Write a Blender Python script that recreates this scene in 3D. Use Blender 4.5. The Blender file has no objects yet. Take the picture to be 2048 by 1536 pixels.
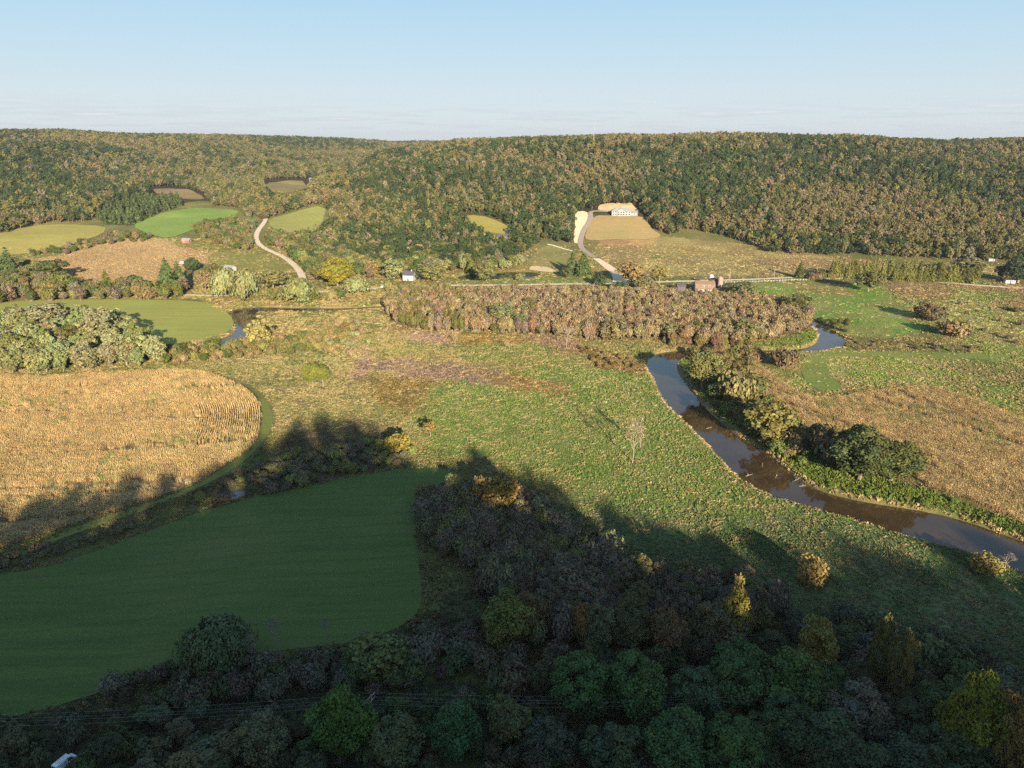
import bpy, math, random
import numpy as np
from mathutils import Vector
from mathutils.geometry import delaunay_2d_cdt

R = math.radians
SC = bpy.context.scene
COL = SC.collection
rng = np.random.default_rng(11)
random.seed(11)

# ------------------------------------------------------------------ camera model (drone 120 m above the valley floor)
FOC, PITCH, CH = 1470.0, R(18.2), 120.0
cp, sp = math.cos(PITCH), math.sin(PITCH)
SUN_AZ, SUN_EL = R(-14.6), R(15.5)          # direction the light travels, and height of the sun

def proj(x, y, z):
    dz = z - CH
    dep = np.maximum(y*cp - dz*sp, 1.0)
    up = y*sp + dz*cp
    return 1024 + FOC*x/dep, 768 - FOC*up/dep

# ------------------------------------------------------------------ noise
_tab = np.random.default_rng(5).random((256, 256))
def vnoise(x, y, s, seed=0):
    x = np.asarray(x, float)/s + seed*17.31; y = np.asarray(y, float)/s + seed*9.77
    xi = np.floor(x).astype(int); yi = np.floor(y).astype(int)
    fx = x-xi; fy = y-yi
    fx = fx*fx*(3-2*fx); fy = fy*fy*(3-2*fy)
    a = _tab[xi & 255, yi & 255]; b = _tab[(xi+1) & 255, yi & 255]
    c = _tab[xi & 255, (yi+1) & 255]; d = _tab[(xi+1) & 255, (yi+1) & 255]
    return (a*(1-fx)+b*fx)*(1-fy)+(c*(1-fx)+d*fx)*fy
def fbm(x, y, s, seed=0, o=3):
    v = 0; a = 0.5; t = 0
    for k in range(o):
        v = v + a*vnoise(x, y, s/2**k, seed+k); t += a; a *= .5
    return v/t
def sstep(a, b, x):
    t = np.clip((x-a)/(b-a), 0, 1); return t*t*(3-2*t)

# ------------------------------------------------------------------ terrain
COLS = [
 (-700, [(545,900),(520,1010),(470,1140),(455,1210),(400,1400),(330,1740),(272,2160)]),
 (0,    [(545,850),(520,955),(470,1080),(455,1150),(400,1330),(330,1650),(272,2050)]),
 (200,  [(570,735),(520,850),(478,960),(440,1150),(390,1350),(330,1750),(275,2250)]),
 (400,  [(560,725),(500,860),(475,930),(415,1200),(380,1450),(340,1800),(279,2500)]),
 (560,  [(560,700),(500,870),(440,1080),(400,1250),(370,1450),(340,1900),(282,2700)]),
 (620,  [(560,695),(500,860),(450,1020),(408,1130),(376,1290),(392,1560),(345,2050),(285,2700)]),
 (690,  [(558,693),(500,850),(450,980),(400,1130),(340,1340),(352,1720),(325,2150),(286,2800)]),
 (765,  [(552,705),(500,850),(450,970),(400,1105),(345,1300),(310,1440),(330,1800),(304,2500),(291,3100)]),
 (830,  [(545,715),(500,850),(450,960),(400,1080),(340,1270),(306,1500),(294,3600)]),
 (900,  [(543,718),(502,845),(450,955),(400,1070),(340,1245),(298,1440),(292,3000)]),
 (1000, [(540,725),(505,840),(450,950),(400,1060),(340,1220),(293,1400),(290,2500)]),
 (1160, [(540,728),(500,840),(460,920),(425,985),(400,1060),(340,1220),(287,1400)]),
 (1260, [(535,750),(490,870),(430,980),(415,1010),(340,1190),(285,1380)]),
 (1450, [(515,835),(480,910),(455,960),(400,1070),(340,1230),(284,1400)]),
 (1700, [(520,858),(500,905),(450,1000),(400,1110),(340,1280),(284,1460)]),
 (1910, [(526,875),(506,930),(450,1055),(400,1185),(345,1360),(303,1560)]),
 (2048, [(530,885),(510,960),(450,1090),(400,1230),(350,1400),(292,1620)]),
 (2750, [(530,960),(510,1040),(450,1180),(400,1330),(350,1520),(300,1760)]),
]
def _slope(th, py):
    v = 768-py
    return (-FOC*sp + v*cp)*math.cos(th)/(FOC*cp + v*sp)
RT = np.linspace(0, 6000, 601)
THT = np.linspace(R(-62), R(62), 249)
_cz = []; _cth = []
for px, nodes in COLS:
    th = math.atan((px-1024)/(FOC*cp + (768-285)*sp))
    r = [0.0]; z = [0.0]
    for k, (py, rr) in enumerate(nodes):
        zz = CH + rr*_slope(th, py)
        if k == 0: zz = 0.0
        r.append(rr); z.append(max(zz, 0))
    r.append(9000); z.append(z[-1]+2)
    _cth.append(th); _cz.append(np.interp(RT, r, z))
_cz = np.array(_cz)
ZT = np.array([[np.interp(t, _cth, _cz[:, j]) for j in range(len(RT))] for t in THT])
def _blur(a, s, ax):
    k = np.arange(-3*int(math.ceil(s)), 3*int(math.ceil(s))+1); w = np.exp(-k*k/(2*s*s)); w /= w.sum()
    p = [(0, 0), (0, 0)]; p[ax] = (len(k)//2, len(k)//2)
    return np.apply_along_axis(lambda v: np.convolve(v, w, 'valid'), ax, np.pad(a, p, 'edge'))
ZT = _blur(_blur(ZT, 2.2, 0), 1.6, 1)

# hill behind the drone: its crest throws the long evening shadow over the near fields
EDGE = [(-250,1150),(-100,1110),(0,1085),(200,1025),(330,985),(420,955),(500,900),(545,868),(590,845),(640,832),(700,835),
        (750,850),(790,890),(830,912),(880,905),(950,905),(1000,935),(1050,958),(1120,980),(1180,1002),(1250,1015),(1330,1020),
        (1400,1040),(1500,1065),(1560,1092),(1640,1090),(1760,1080),(1850,1100),(1940,1112),(2050,1075),(2300,1150)]
YC = -140.0
_ex = []; _ez = []
for px, py in EDGE:
    v = 768-py
    d = (px-1024, FOC*cp+v*sp, -FOC*sp+v*cp)
    t = -CH/d[2]; x, y = d[0]*t, d[1]*t
    th = (y-YC)/math.cos(SUN_AZ)
    _ex.append(x - math.sin(SUN_AZ)*th); _ez.append(th*math.tan(SUN_EL))
_o = np.argsort(_ex); CX = np.array(_ex)[_o]; CZ = np.array(_ez)[_o]
def crest(x): return np.interp(x, CX, CZ)

def height(x, y):
    x = np.asarray(x, float); y = np.asarray(y, float)
    r = np.hypot(x, y); th = np.arctan2(x, np.maximum(y, 1e-3))
    u = np.clip((th-THT[0])/(THT[1]-THT[0]), 0, len(THT)-1.001); w = np.clip(r/10.0, 0, len(RT)-1.001)
    i = u.astype(int); j = w.astype(int); fu = u-i; fw = w-j
    z = (ZT[i, j]*(1-fu)+ZT[i+1, j]*fu)*(1-fw)+(ZT[i, j+1]*(1-fu)+ZT[i+1, j+1]*fu)*fw
    z = np.where(y > 0, z*sstep(0, 300, y), 0)
    hill = sstep(8, 50, z)*(1-sstep(85, 115, z))
    z = z + sstep(80, 108, z)*(fbm(x, y, 190, 9, 3)-.5)*15
    z = z + sstep(28, 70, z)*(1-sstep(92, 116, z))*(fbm(x, y, 300, 14, 2)-.5)*52
    z = z + hill*(fbm(x, y, 140, 3)-.5)*16 + (fbm(x, y, 60, 7, 2)-.5)*.9
    foot = 108 + 78*sstep(10, 150, x)
    t = np.clip((foot-y)/(foot-YC), 0, 1)
    back = (crest(x)-9+8*sstep(15, -50, x))*np.where(t < .35, t*t/.35*.75, t*1.1346-.1346)
    return z + np.where(y < foot, back, 0)

def ray(px, py):
    v = 768-py
    d = np.array([px-1024, FOC*cp+v*sp, -FOC*sp+v*cp]); return d/np.linalg.norm(d)
_T = np.concatenate([np.linspace(60, 500, 700), np.linspace(500, 4500, 2400)[1:]])
def at(px, py, h=0.0):
    """world point where the sight line through photo pixel (px,py) comes within h metres of the ground"""
    d = ray(px, py)
    g = CH + d[2]*_T - height(d[0]*_T, d[1]*_T) - h
    k = np.argmax(g < 0)
    if g[k] >= 0: k = len(_T)-1
    a, b = g[k-1], g[k]
    t = _T[k-1] + (_T[k]-_T[k-1])*a/(a-b) if k > 0 and a > 0 else _T[k]
    x, y = d[0]*t, d[1]*t
    return x, y, float(height(x, y)), t

def inpoly(px, py, poly):
    px = np.asarray(px, float); py = np.asarray(py, float)
    P = np.array(poly, float)
    res = np.zeros(px.shape, bool)
    m = (px >= P[:, 0].min()) & (px <= P[:, 0].max()) & (py >= P[:, 1].min()) & (py <= P[:, 1].max())
    if not m.any(): return res
    qx, qy = px[m], py[m]; c = np.zeros(qx.shape, bool)
    for k in range(len(P)):
        x0, y0 = P[k]; x1, y1 = P[(k+1) % len(P)]
        if y0 == y1: continue
        c ^= ((y0 > qy) != (y1 > qy)) & (qx < (x1-x0)*(qy-y0)/(y1-y0)+x0)
    res[m] = c; return res
def polydist(x, y, poly, closed=True):
    P = np.array(poly, float)[:, :2]; d = np.full(np.shape(x), 1e9)
    n = len(P) if closed else len(P)-1
    for k in range(n):
        a = P[k]; b = P[(k+1) % len(P)]; ab = b-a; L = (ab**2).sum()+1e-9
        t = np.clip(((x-a[0])*ab[0]+(y-a[1])*ab[1])/L, 0, 1)
        d = np.minimum(d, np.hypot(x-a[0]-t*ab[0], y-a[1]-t*ab[1]))
    return d
def smooth(poly, n=2, closed=True):
    P = [np.array(p, float) for p in poly]
    for _ in range(n):
        Q = [] if closed else [P[0]]
        for k in range(len(P) if closed else len(P)-1):
            a, b = P[k], P[(k+1) % len(P)]; Q += [a*.75+b*.25, a*.25+b*.75]
        if not closed: Q.append(P[-1])
        P = Q
    return [tuple(p) for p in P]
def world(poly): return [at(*p)[:2] for p in poly]
def seen(x, y, z, m=60):
    px, py = proj(x, y, z)
    return (y > 40) & (px > -m) & (px < 2048+m) & (py < 1536+m+60)

# ------------------------------------------------------------------ materials
def mat(name):
    m = bpy.data.materials.new(name); m.use_nodes = True
    nt = m.node_tree; nt.nodes.clear()
    out = nt.nodes.new('ShaderNodeOutputMaterial'); b = nt.nodes.new('ShaderNodeBsdfPrincipled')
    nt.links.new(b.outputs[0], out.inputs[0]); b.inputs['Specular IOR Level'].default_value = .2
    return m, nt, b, out
def N(nt, t, **kw):
    n = nt.nodes.new(t)
    for k, v in kw.items(): setattr(n, k, v)
    return n
def mixc(nt, mode, fac, a, b):
    n = N(nt, 'ShaderNodeMix', data_type='RGBA', blend_type=mode)
    for sock, v in ((n.inputs['Factor'], fac), (n.inputs[6], a), (n.inputs[7], b)):
        if hasattr(v, 'links'): nt.links.new(v, sock)
        elif isinstance(v, (int, float)): sock.default_value = v
        else: sock.default_value = (*v, 1)
    return n.outputs[2]
def noise(nt, vec, scale, detail=3, rough=.55):
    n = N(nt, 'ShaderNodeTexNoise'); n.inputs['Scale'].default_value = scale
    n.inputs['Detail'].default_value = detail; n.inputs['Roughness'].default_value = rough
    if vec: nt.links.new(vec, n.inputs['Vector'])
    return n.outputs['Fac']
def ramp(nt, fac, lo, hi, a=0., b=1.):
    n = N(nt, 'ShaderNodeMapRange'); nt.links.new(fac, n.inputs[0])
    for k, v in enumerate((lo, hi, a, b)): n.inputs[k+1].default_value = v
    return n.outputs[0]
def scaled(nt, sx, sy, rot=0):
    g = N(nt, 'ShaderNodeNewGeometry'); m = N(nt, 'ShaderNodeMapping')
    nt.links.new(g.outputs['Position'], m.inputs['Vector'])
    m.inputs['Rotation'].default_value = (0, 0, rot)
    m.inputs['Scale'].default_value = (sx, sy, 1)
    return m.outputs[0]
def bump(nt, b, h, strength, dist):
    n = N(nt, 'ShaderNodeBump'); n.inputs['Strength'].default_value = strength; n.inputs['Distance'].default_value = dist
    nt.links.new(h, n.inputs['Height']); nt.links.new(n.outputs[0], b.inputs['Normal'])

def m_foliage():
    m, nt, b, out = mat('foliage')
    t = N(nt, 'ShaderNodeAttribute', attribute_type='INSTANCER', attribute_name='tint')
    v = N(nt, 'ShaderNodeAttribute', attribute_type='GEOMETRY', attribute_name='var')
    c = mixc(nt, 'MULTIPLY', 1.0, t.outputs['Color'], v.outputs['Color'])
    nt.links.new(c, b.inputs['Base Color']); b.inputs['Roughness'].default_value = .75
    b.inputs['Specular IOR Level'].default_value = .12
    tr = N(nt, 'ShaderNodeBsdfTranslucent'); nt.links.new(c, tr.inputs[0])
    mx = N(nt, 'ShaderNodeMixShader'); mx.inputs[0].default_value = .12
    nt.links.new(b.outputs[0], mx.inputs[1]); nt.links.new(tr.outputs[0], mx.inputs[2]); nt.links.new(mx.outputs[0], out.inputs[0])
    return m
def m_plain(name, col, rough=.8, var=.25, scale=2., bmp=0.):
    m, nt, b, out = mat(name)
    f = noise(nt, scaled(nt, 1, 1), scale)
    lo = tuple(c*(1-var) for c in col); hi = tuple(min(1, c*(1+var)) for c in col)
    nt.links.new(mixc(nt, 'MIX', ramp(nt, f, .3, .7), lo, hi), b.inputs['Base Color'])
    b.inputs['Roughness'].default_value = rough
    if bmp: bump(nt, b, f, .6, bmp)
    return m
def m_field(name, a, c, rot, sx, sy, fine=3.0, bmp=.12, patch=None):
    """mown or cropped field: streaks along the mowing direction, broad patches, fine grain"""
    m, nt, b, out = mat(name)
    st = noise(nt, scaled(nt, sx, sy, rot), 1.0, 4, .6)
    col = mixc(nt, 'MIX', ramp(nt, st, .3, .7), a, c)
    big = noise(nt, scaled(nt, 1, 1), .018, 3)
    col = mixc(nt, 'MIX', ramp(nt, big, .48, .72, 0, .75), col, patch or tuple(x*1.25 for x in c))
    wv = N(nt, 'ShaderNodeTexWave', wave_type='BANDS', bands_direction='Y', wave_profile='SIN'); nt.links.new(scaled(nt, 1, 1, rot), wv.inputs['Vector'])
    wv.inputs['Scale'].default_value = .045; wv.inputs['Distortion'].default_value = 7; wv.inputs['Detail'].default_value = 3; wv.inputs['Detail Scale'].default_value = .25
    col = mixc(nt, 'MIX', ramp(nt, wv.outputs['Fac'], .86, 1.0, 0, .28), col, tuple(x*.62 for x in a))
    mot = noise(nt, scaled(nt, 1, 1), .11, 5, .65)
    col = mixc(nt, 'MIX', ramp(nt, mot, .52, .75, 0, .55), col, (c[0]*1.35, c[1]*1.12, c[2]*1.2))
    gr = noise(nt, scaled(nt, 1, 1), fine, 4, .7)
    k = N(nt, 'ShaderNodeCombineColor')
    f = ramp(nt, gr, .2, .8, .72, 1.28)
    for i in range(3): nt.links.new(f, k.inputs[i])
    nt.links.new(mixc(nt, 'MULTIPLY', 1.0, col, k.outputs[0]), b.inputs['Base Color'])
    b.inputs['Roughness'].default_value = .95; b.inputs['Specular IOR Level'].default_value = .05
    bump(nt, b, gr, .8, bmp)
    return m
def m_ground():
    m, nt, b, out = mat('meadow_ground')
    a = N(nt, 'ShaderNodeAttribute', attribute_type='GEOMETRY', attribute_name='cover')
    n1 = noise(nt, scaled(nt, 1, 1), .35, 5, .65)
    n2 = noise(nt, scaled(nt, 1, 1.8, .3), 1.7, 4, .7)
    f = N(nt, 'ShaderNodeMath', operation='MULTIPLY')
    nt.links.new(ramp(nt, n1, .25, .75, .68, 1.3), f.inputs[0]); nt.links.new(ramp(nt, n2, .25, .75, .7, 1.3), f.inputs[1])
    k = N(nt, 'ShaderNodeCombineColor')
    for i in range(3): nt.links.new(f.outputs[0], k.inputs[i])
    nt.links.new(mixc(nt, 'MULTIPLY', 1.0, a.outputs['Color'], k.outputs[0]), b.inputs['Base Color'])
    b.inputs['Roughness'].default_value = .95; b.inputs['Specular IOR Level'].default_value = .05
    bump(nt, b, n2, .9, .5)
    return m
def m_water(name, col, rough=.03, ripple=.02):
    m, nt, b, out = mat(name)
    f = noise(nt, scaled(nt, 1, 1), .06, 2)
    nt.links.new(mixc(nt, 'MIX', ramp(nt, f, .35, .65), col, tuple(c*1.5 for c in col)), b.inputs['Base Color'])
    b.inputs['Roughness'].default_value = rough; b.inputs['IOR'].default_value = 1.333; b.inputs['Specular IOR Level'].default_value = .5
    bump(nt, b, noise(nt, scaled(nt, 1, 1), 1.2, 3), .25, ripple)
    return m
FOL = m_foliage()
BARK = m_plain('bark', (.16, .13, .10), .9, .35, 3.)
PALEBARK = m_plain('pale_bark', (.215, .18, .14), .9, .25, 3.)

# ------------------------------------------------------------------ object helpers
def tag(o, label=None, cat=None, group=None, kind=None):
    if label: o['label'] = label
    if cat: o['category'] = cat
    if group: o['group'] = group
    if kind: o['kind'] = kind
    return o
def link(name, me, parent=None, loc=None):
    o = bpy.data.objects.new(name, me); COL.objects.link(o)
    if parent: o.parent = parent
    if loc is not None: o.location = loc
    return o
def empty(name, loc, rz=0):
    o = bpy.data.objects.new(name, None); COL.objects.link(o); o.location = loc; o.rotation_euler = (0, 0, rz)
    o.empty_display_size = .5
    return o
def mesh(name, v, f, mats, fm=None, smooth_=False, var=None):
    me = bpy.data.meshes.new(name)
    me.from_pydata([tuple(p) for p in v], [], [tuple(q) for q in f])
    for m in (mats if isinstance(mats, (list, tuple)) else [mats]): me.materials.append(m)
    if fm is not None: me.polygons.foreach_set('material_index', np.asarray(fm, np.int32))
    if smooth_: me.polygons.foreach_set('use_smooth', np.ones(len(me.polygons), bool))
    if var is not None:
        a = me.attributes.new('var', 'FLOAT_COLOR', 'FACE') if False else me.attributes.new('var', 'FLOAT_VECTOR', 'FACE')
        a.data.foreach_set('vector', np.asarray(var, np.float32).ravel())
    me.update(); return me
class MB:
    """collects boxes, prisms and tubes into one mesh"""
    def __init__(s): s.v = []; s.f = []; s.m = []
    def add(s, v, f, m=0):
        n = len(s.v); s.v += [tuple(p) for p in v]; s.f += [tuple(i+n for i in q) for q in f]; s.m += [m]*len(f); return s
    def box(s, x0, x1, y0, y1, z0, z1, m=0):
        v = [(x, y, z) for z in (z0, z1) for y in (y0, y1) for x in (x0, x1)]
        return s.add(v, [(0,2,3,1),(4,5,7,6),(0,1,5,4),(2,6,7,3),(0,4,6,2),(1,3,7,5)], m)
    def tube(s, pts, rad, n=6, m=0, cap=True):
        pts = [np.array(p, float) for p in pts]; V = []; Fc = []
        for k, p in enumerate(pts):
            d = pts[min(k+1, len(pts)-1)]-pts[max(k-1, 0)]; d = d/(np.linalg.norm(d)+1e-9)
            a = np.cross(d, (1, 0, 0) if abs(d[0]) < .8 else (0, 1, 0)); a /= np.linalg.norm(a); b = np.cross(d, a)
            for i in range(n):
                w = 2*math.pi*i/n; V.append(p+(a*math.cos(w)+b*math.sin(w))*rad[k])
        for k in range(len(pts)-1):
            for i in range(n): Fc.append((k*n+i, k*n+(i+1) % n, (k+1)*n+(i+1) % n, (k+1)*n+i))
        if cap: Fc += [tuple(range(n))[::-1], tuple((len(pts)-1)*n+i for i in range(n))]
        return s.add(V, Fc, m)
    def mesh(s, name, mats, smooth_=False): return mesh(name, s.v, s.f, mats, s.m, smooth_)
    def build(s, name, mats, parent=None, loc=None): return link(name, s.mesh(name, mats), parent, loc)
SKY_STRENGTH, SUN_STRENGTH, EXPOSURE = .10, 5.0, 1.65
# ------------------------------------------------------------------ plant templates (height 1, origin at the base)
def quads(c, n, s, g, asp=1.0, up=None):
    """one irregular leaf-spray quad per centre c with normal n and size s; up: long axis direction"""
    k = len(c); n = n/(np.linalg.norm(n, axis=1, keepdims=True)+1e-9)
    t = g.normal(size=(k, 3)) if up is None else np.asarray(up, float)+g.normal(size=(k, 3))*.25
    u = np.cross(n, t); u /= (np.linalg.norm(u, axis=1, keepdims=True)+1e-9); w = np.cross(n, u)
    s = s[:, None]
    j = lambda: g.uniform(.7, 1.3, (k, 1))
    V = np.stack([c+u*s*.5*j(), c+w*s*.5*asp*j(), c-u*s*.5*j(), c-w*s*.5*asp*j()], 1).reshape(-1, 3)
    return V, np.arange(4*k).reshape(k, 4)
def sph(g, k):
    d = g.normal(size=(k, 3)); return d/np.linalg.norm(d, axis=1, keepdims=True)
def hue(g, k, amp, warm=.06):
    b = g.uniform(1-amp, 1+amp, (k, 1)); h = g.normal(0, warm, (k, 1))
    return np.concatenate([b*(1+h), b, b*(1-h)], 1)
def stems(g, tips, h0, r, n=9):
    b = MB(); b.tube([(0,0,-.03),(g.normal(0,.008),g.normal(0,.008),h0*.5),(g.normal(0,.01),g.normal(0,.01),h0),(0,0,h0+.28)], [r*1.35, r, r*.85, r*.35], 6)
    if len(tips):
        for i in g.choice(len(tips), min(n, len(tips)), replace=False):
            p = tips[i]; z = h0*g.uniform(.75, 1.15); q = np.array([0, 0, z])
            b.tube([q, q*.5+p*.5+np.array([0, 0, -.03]), p], [r*.5, r*.32, r*.12], 4)
    return b
def lobed(g, R_, z0, nl, per, leaf, lr, flat=1.0, inner=.25, h0=None, trunk=.022, fan=0.0, bm=None, nb=9):
    hz = (1-z0)/2; cz = z0+hz
    k = np.arange(nl)+.5; ph = np.arccos(1-2*k/nl); a = math.pi*(1+5**.5)*k+g.uniform(0, 6)
    d = np.stack([np.cos(a)*np.sin(ph), np.sin(a)*np.sin(ph), np.cos(ph)], 1)
    q = g.uniform(.55, .82, (nl, 1)); q[g.random(nl) < inner] *= .5
    ext = np.array([R_, R_, hz*flat])
    c = d*ext*q*g.uniform(.88, 1.12, (nl, 3)); c[:, 2] += cz
    L = lr*g.uniform(.7, 1.3, nl)
    C = []; Nn = []; S = []; Vv = []
    for i in range(nl):
        m = int(per*g.uniform(.75, 1.25)); e = sph(g, m)
        e = e+d[i]*.55+np.array([0, 0, .18+fan]); e /= np.linalg.norm(e, axis=1, keepdims=True)
        rr = L[i]*g.uniform(.55, 1.12, (m, 1))
        C.append(c[i]+e*rr*np.array([1, 1, .85+fan])); Nn.append(e*.9+g.normal(size=(m, 3))*.5); S.append(leaf*g.uniform(.6, 1.35, m))
        Vv.append(hue(g, m, .22)*hue(g, 1, .16))
    C = np.concatenate(C); Nn = np.concatenate(Nn); S = np.concatenate(S); Vv = np.concatenate(Vv)
    C[:, 2] = np.clip(C[:, 2], .02, 1.0)
    V, F_ = quads(C, Nn, S, g)
    return V, F_, Vv, stems(g, c, h0 or z0+.12, trunk, nb), bm or BARK
def conifer(g, R_, z0, tiers, per, leaf):
    C = []; Nn = []; S = []; U = []
    for t in range(tiers):
        f = t/(tiers-1); z = z0+(1-z0)*f*.98; r = R_*(1-f)**.85+.012
        n = max(4, int(per*(r/R_)**.8)); a = g.uniform(0, 6.28, n); q = np.sqrt(g.uniform(.08, 1, n))
        C.append(np.stack([np.cos(a)*r*q, np.sin(a)*r*q, z-.10*q*(r/R_)+g.normal(0, .012, n)], 1))
        o = np.stack([np.cos(a), np.sin(a), np.full(n, -.35)], 1); U.append(o)
        Nn.append(np.stack([np.cos(a)*.5, np.sin(a)*.5, np.full(n, 1.0)], 1)+g.normal(size=(n, 3))*.4); S.append(leaf*g.uniform(.7, 1.3, n)*(.55+.45*r/R_))
    C = np.concatenate(C); Nn = np.concatenate(Nn); S = np.concatenate(S); U = np.concatenate(U)
    V, F_ = quads(C, Nn, S, g, 2.0, U)
    return V, F_, hue(g, len(F_), .25), MB().tube([(0,0,-.03),(0,0,.5),(0,0,.97)], [.018,.012,.004], 5), BARK
def willow(g, R_, n_arms, per, leaf):
    C = []; Nn = []; U = []; S = []; Vv = []; tips = []
    for i in range(n_arms):
        a = g.uniform(0, 6.28); q = R_*math.sqrt(g.uniform(.02, .82)); top = .98-.42*(q/R_)**2*g.uniform(.7, 1.2)
        c = np.array([math.cos(a)*q, math.sin(a)*q, 0]); low = max(.06, top-g.uniform(.3, .62)); tips.append((c[0]*.8, c[1]*.8, top-.1))
        f = g.uniform(0, 1, per)**.8; w = R_*.2*(.45+.75*f)
        p = np.stack([c[0]+g.normal(0, 1, per)*w*.6, c[1]+g.normal(0, 1, per)*w*.6, top-(top-low)*f], 1); p[:, :2] *= (1+.22*f[:, None])
        C.append(p); o = np.stack([p[:, 0], p[:, 1], (p[:, 2]-.5)*R_*1.6], 1); o /= np.linalg.norm(o, axis=1, keepdims=True)+1e-6
        Nn.append(o+g.normal(size=(per, 3))*.45); U.append(np.tile([0, 0, 1.], (per, 1))); S.append(leaf*g.uniform(.6, 1.3, per)); Vv.append(hue(g, per, .22)*hue(g, 1, .15))
    C = np.concatenate(C); C[:, 2] = np.clip(C[:, 2], .03, 1)
    V, F_ = quads(C, np.concatenate(Nn), np.concatenate(S), g, 2.2, np.concatenate(U))
    return V, F_, np.concatenate(Vv), stems(g, np.array(tips), .35, .03, 8), BARK
def brush(g, R_, ns, per, leaf, top=.5):
    """vase of upright twiggy stems with thin dry foliage"""
    b = MB(); C = []; Nn = []; U = []; S = []; Vv = []
    for i in range(ns):
        a = g.uniform(0, 6.28); q = R_*math.sqrt(g.uniform(.03, 1)); h = g.uniform(.68, 1)*(1-.32*(q/R_)**2)
        tip = np.array([math.cos(a)*q, math.sin(a)*q, h]); base = np.array([tip[0]*.22, tip[1]*.22, -.02])
        mid = base*.4+tip*.6+np.array([0, 0, .06]); b.tube([base, mid, tip], [.011, .007, .002], 3, cap=False)
        f = g.uniform(.3, 1.0, per); p = base[None]*(1-f[:, None])**1.4+tip[None]*(1-(1-f[:, None])**1.4)+g.normal(size=(per, 3))*[.055, .055, .04]
        C.append(p); o = p*[1, 1, .7]-[0, 0, .3]; o /= np.linalg.norm(o, axis=1, keepdims=True)+1e-6
        Nn.append(o+g.normal(size=(per, 3))*.5); U.append(np.tile([tip[0]*.5, tip[1]*.5, 1.], (per, 1))); S.append(leaf*g.uniform(.6, 1.4, per)); Vv.append(hue(g, per, .25)*hue(g, 1, .2))
    C = np.concatenate(C); C[:, 2] = np.clip(C[:, 2], .02, 1.03)
    V, F_ = quads(C, np.concatenate(Nn), np.concatenate(S), g, 1.9, np.concatenate(U))
    return V, F_, np.concatenate(Vv), b, BARK
def bare(g, R_, depth=4, fuzz=120):
    b = MB(); tips = []
    def grow(p, d, L, r, k):
        q = p+d*L; b.tube([p, (p+q)/2+g.normal(size=3)*L*.06, q], [r, r*.85, r*.62], 5 if k < 2 else 3, cap=False)
        if k >= depth: tips.append(q); return
        for _ in range(3 if k else 4):
            e = d+g.normal(size=3)*.55; e[2] = abs(e[2])*.8+.25; e /= np.linalg.norm(e); grow(q-d*L*g.uniform(0, .35), e, L*g.uniform(.55, .78), r*.52, k+1)
    grow(np.array([0, 0, -.02]), np.array([g.normal(0, .05), g.normal(0, .05), 1.]), .36, .02, 0)
    V = np.array(b.v); s = .98/V[:, 2].max(); b.v = [tuple(p*s) for p in V]
    tips = np.array(tips)*s; c = tips[g.choice(len(tips), fuzz)]+g.normal(size=(fuzz, 3))*.03
    V, F_ = quads(c, g.normal(size=(fuzz, 3)), .035*g.uniform(.6, 1.3, fuzz), g, 1.8)
    return V, F_, hue(g, fuzz, .2), b, PALEBARK
SPEC = {}
def species(key, fn, n, **kw):
    L = []
    for i in range(n):
        g = np.random.default_rng(hash_(key)+i*13)
        V, F_, var, st, bm = fn(g, **kw)
        rad = np.quantile(np.hypot(V[:, 0], V[:, 1]), .93)
        crown = mesh(key+'_crown', V, F_, FOL, var=var)
        trunk = st.mesh(key+'_trunk', bm)
        nv = len(V); full = mesh(key+'_tree', list(map(tuple, V))+st.v, [tuple(q) for q in F_]+[tuple(j+nv for j in q) for q in st.f], [FOL, bm],
                                 [0]*len(F_)+[1]*len(st.f), var=np.concatenate([var, np.ones((len(st.f), 3))]))
        L.append(dict(crown=crown, trunk=trunk, full=full, r=rad))
    SPEC[key] = L
def hash_(s): return sum((i+1)*ord(c) for i, c in enumerate(s))
species('broad', lobed, 5, R_=.36, z0=.16, nl=20, per=95, leaf=.062, lr=.145)
species('broadfine', lobed, 5, R_=.37, z0=.12, nl=52, per=240, leaf=.03, lr=.098, fan=.15)
species('standard', lobed, 4, R_=.42, z0=.33, nl=34, per=230, leaf=.036, lr=.13, h0=.42, bm=PALEBARK)
species('mixfine', lobed, 5, R_=.37, z0=.10, nl=44, per=190, leaf=.032, lr=.10, fan=.25, inner=.3, nb=14)
species('willowfine', willow, 2, R_=.5, n_arms=70, per=110, leaf=.03)
species('airy', lobed, 3, R_=.36, z0=.22, nl=18, per=60, leaf=.055, lr=.14, inner=.1, nb=14, trunk=.018, bm=PALEBARK)
species('tall', lobed, 4, R_=.24, z0=.10, nl=30, per=260, leaf=.028, lr=.095, fan=.2)
species('cotton', lobed, 5, R_=.33, z0=.10, nl=30, per=95, leaf=.046, lr=.10, fan=.35, bm=PALEBARK)
species('willow', willow, 4, R_=.5, n_arms=46, per=46, leaf=.05)
species('conifer', conifer, 4, R_=.24, z0=.06, tiers=22, per=60, leaf=.075)
species('pine', conifer, 3, R_=.34, z0=.08, tiers=15, per=80, leaf=.095)
species('brush', brush, 5, R_=.36, ns=46, per=30, leaf=.055)
species('shrub', lobed, 5, R_=.55, z0=.02, nl=20, per=80, leaf=.085, lr=.22, h0=.2, trunk=.02, fan=.15)
species('dryshrub', brush, 4, R_=.62, ns=55, per=22, leaf=.075)
species('bare', bare, 3, R_=.3)
species('far', lobed, 8, R_=.38, z0=.14, nl=11, per=36, leaf=.10, lr=.17, nb=3)
species('farcon', conifer, 3, R_=.24, z0=.04, tiers=10, per=18, leaf=.15)

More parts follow.
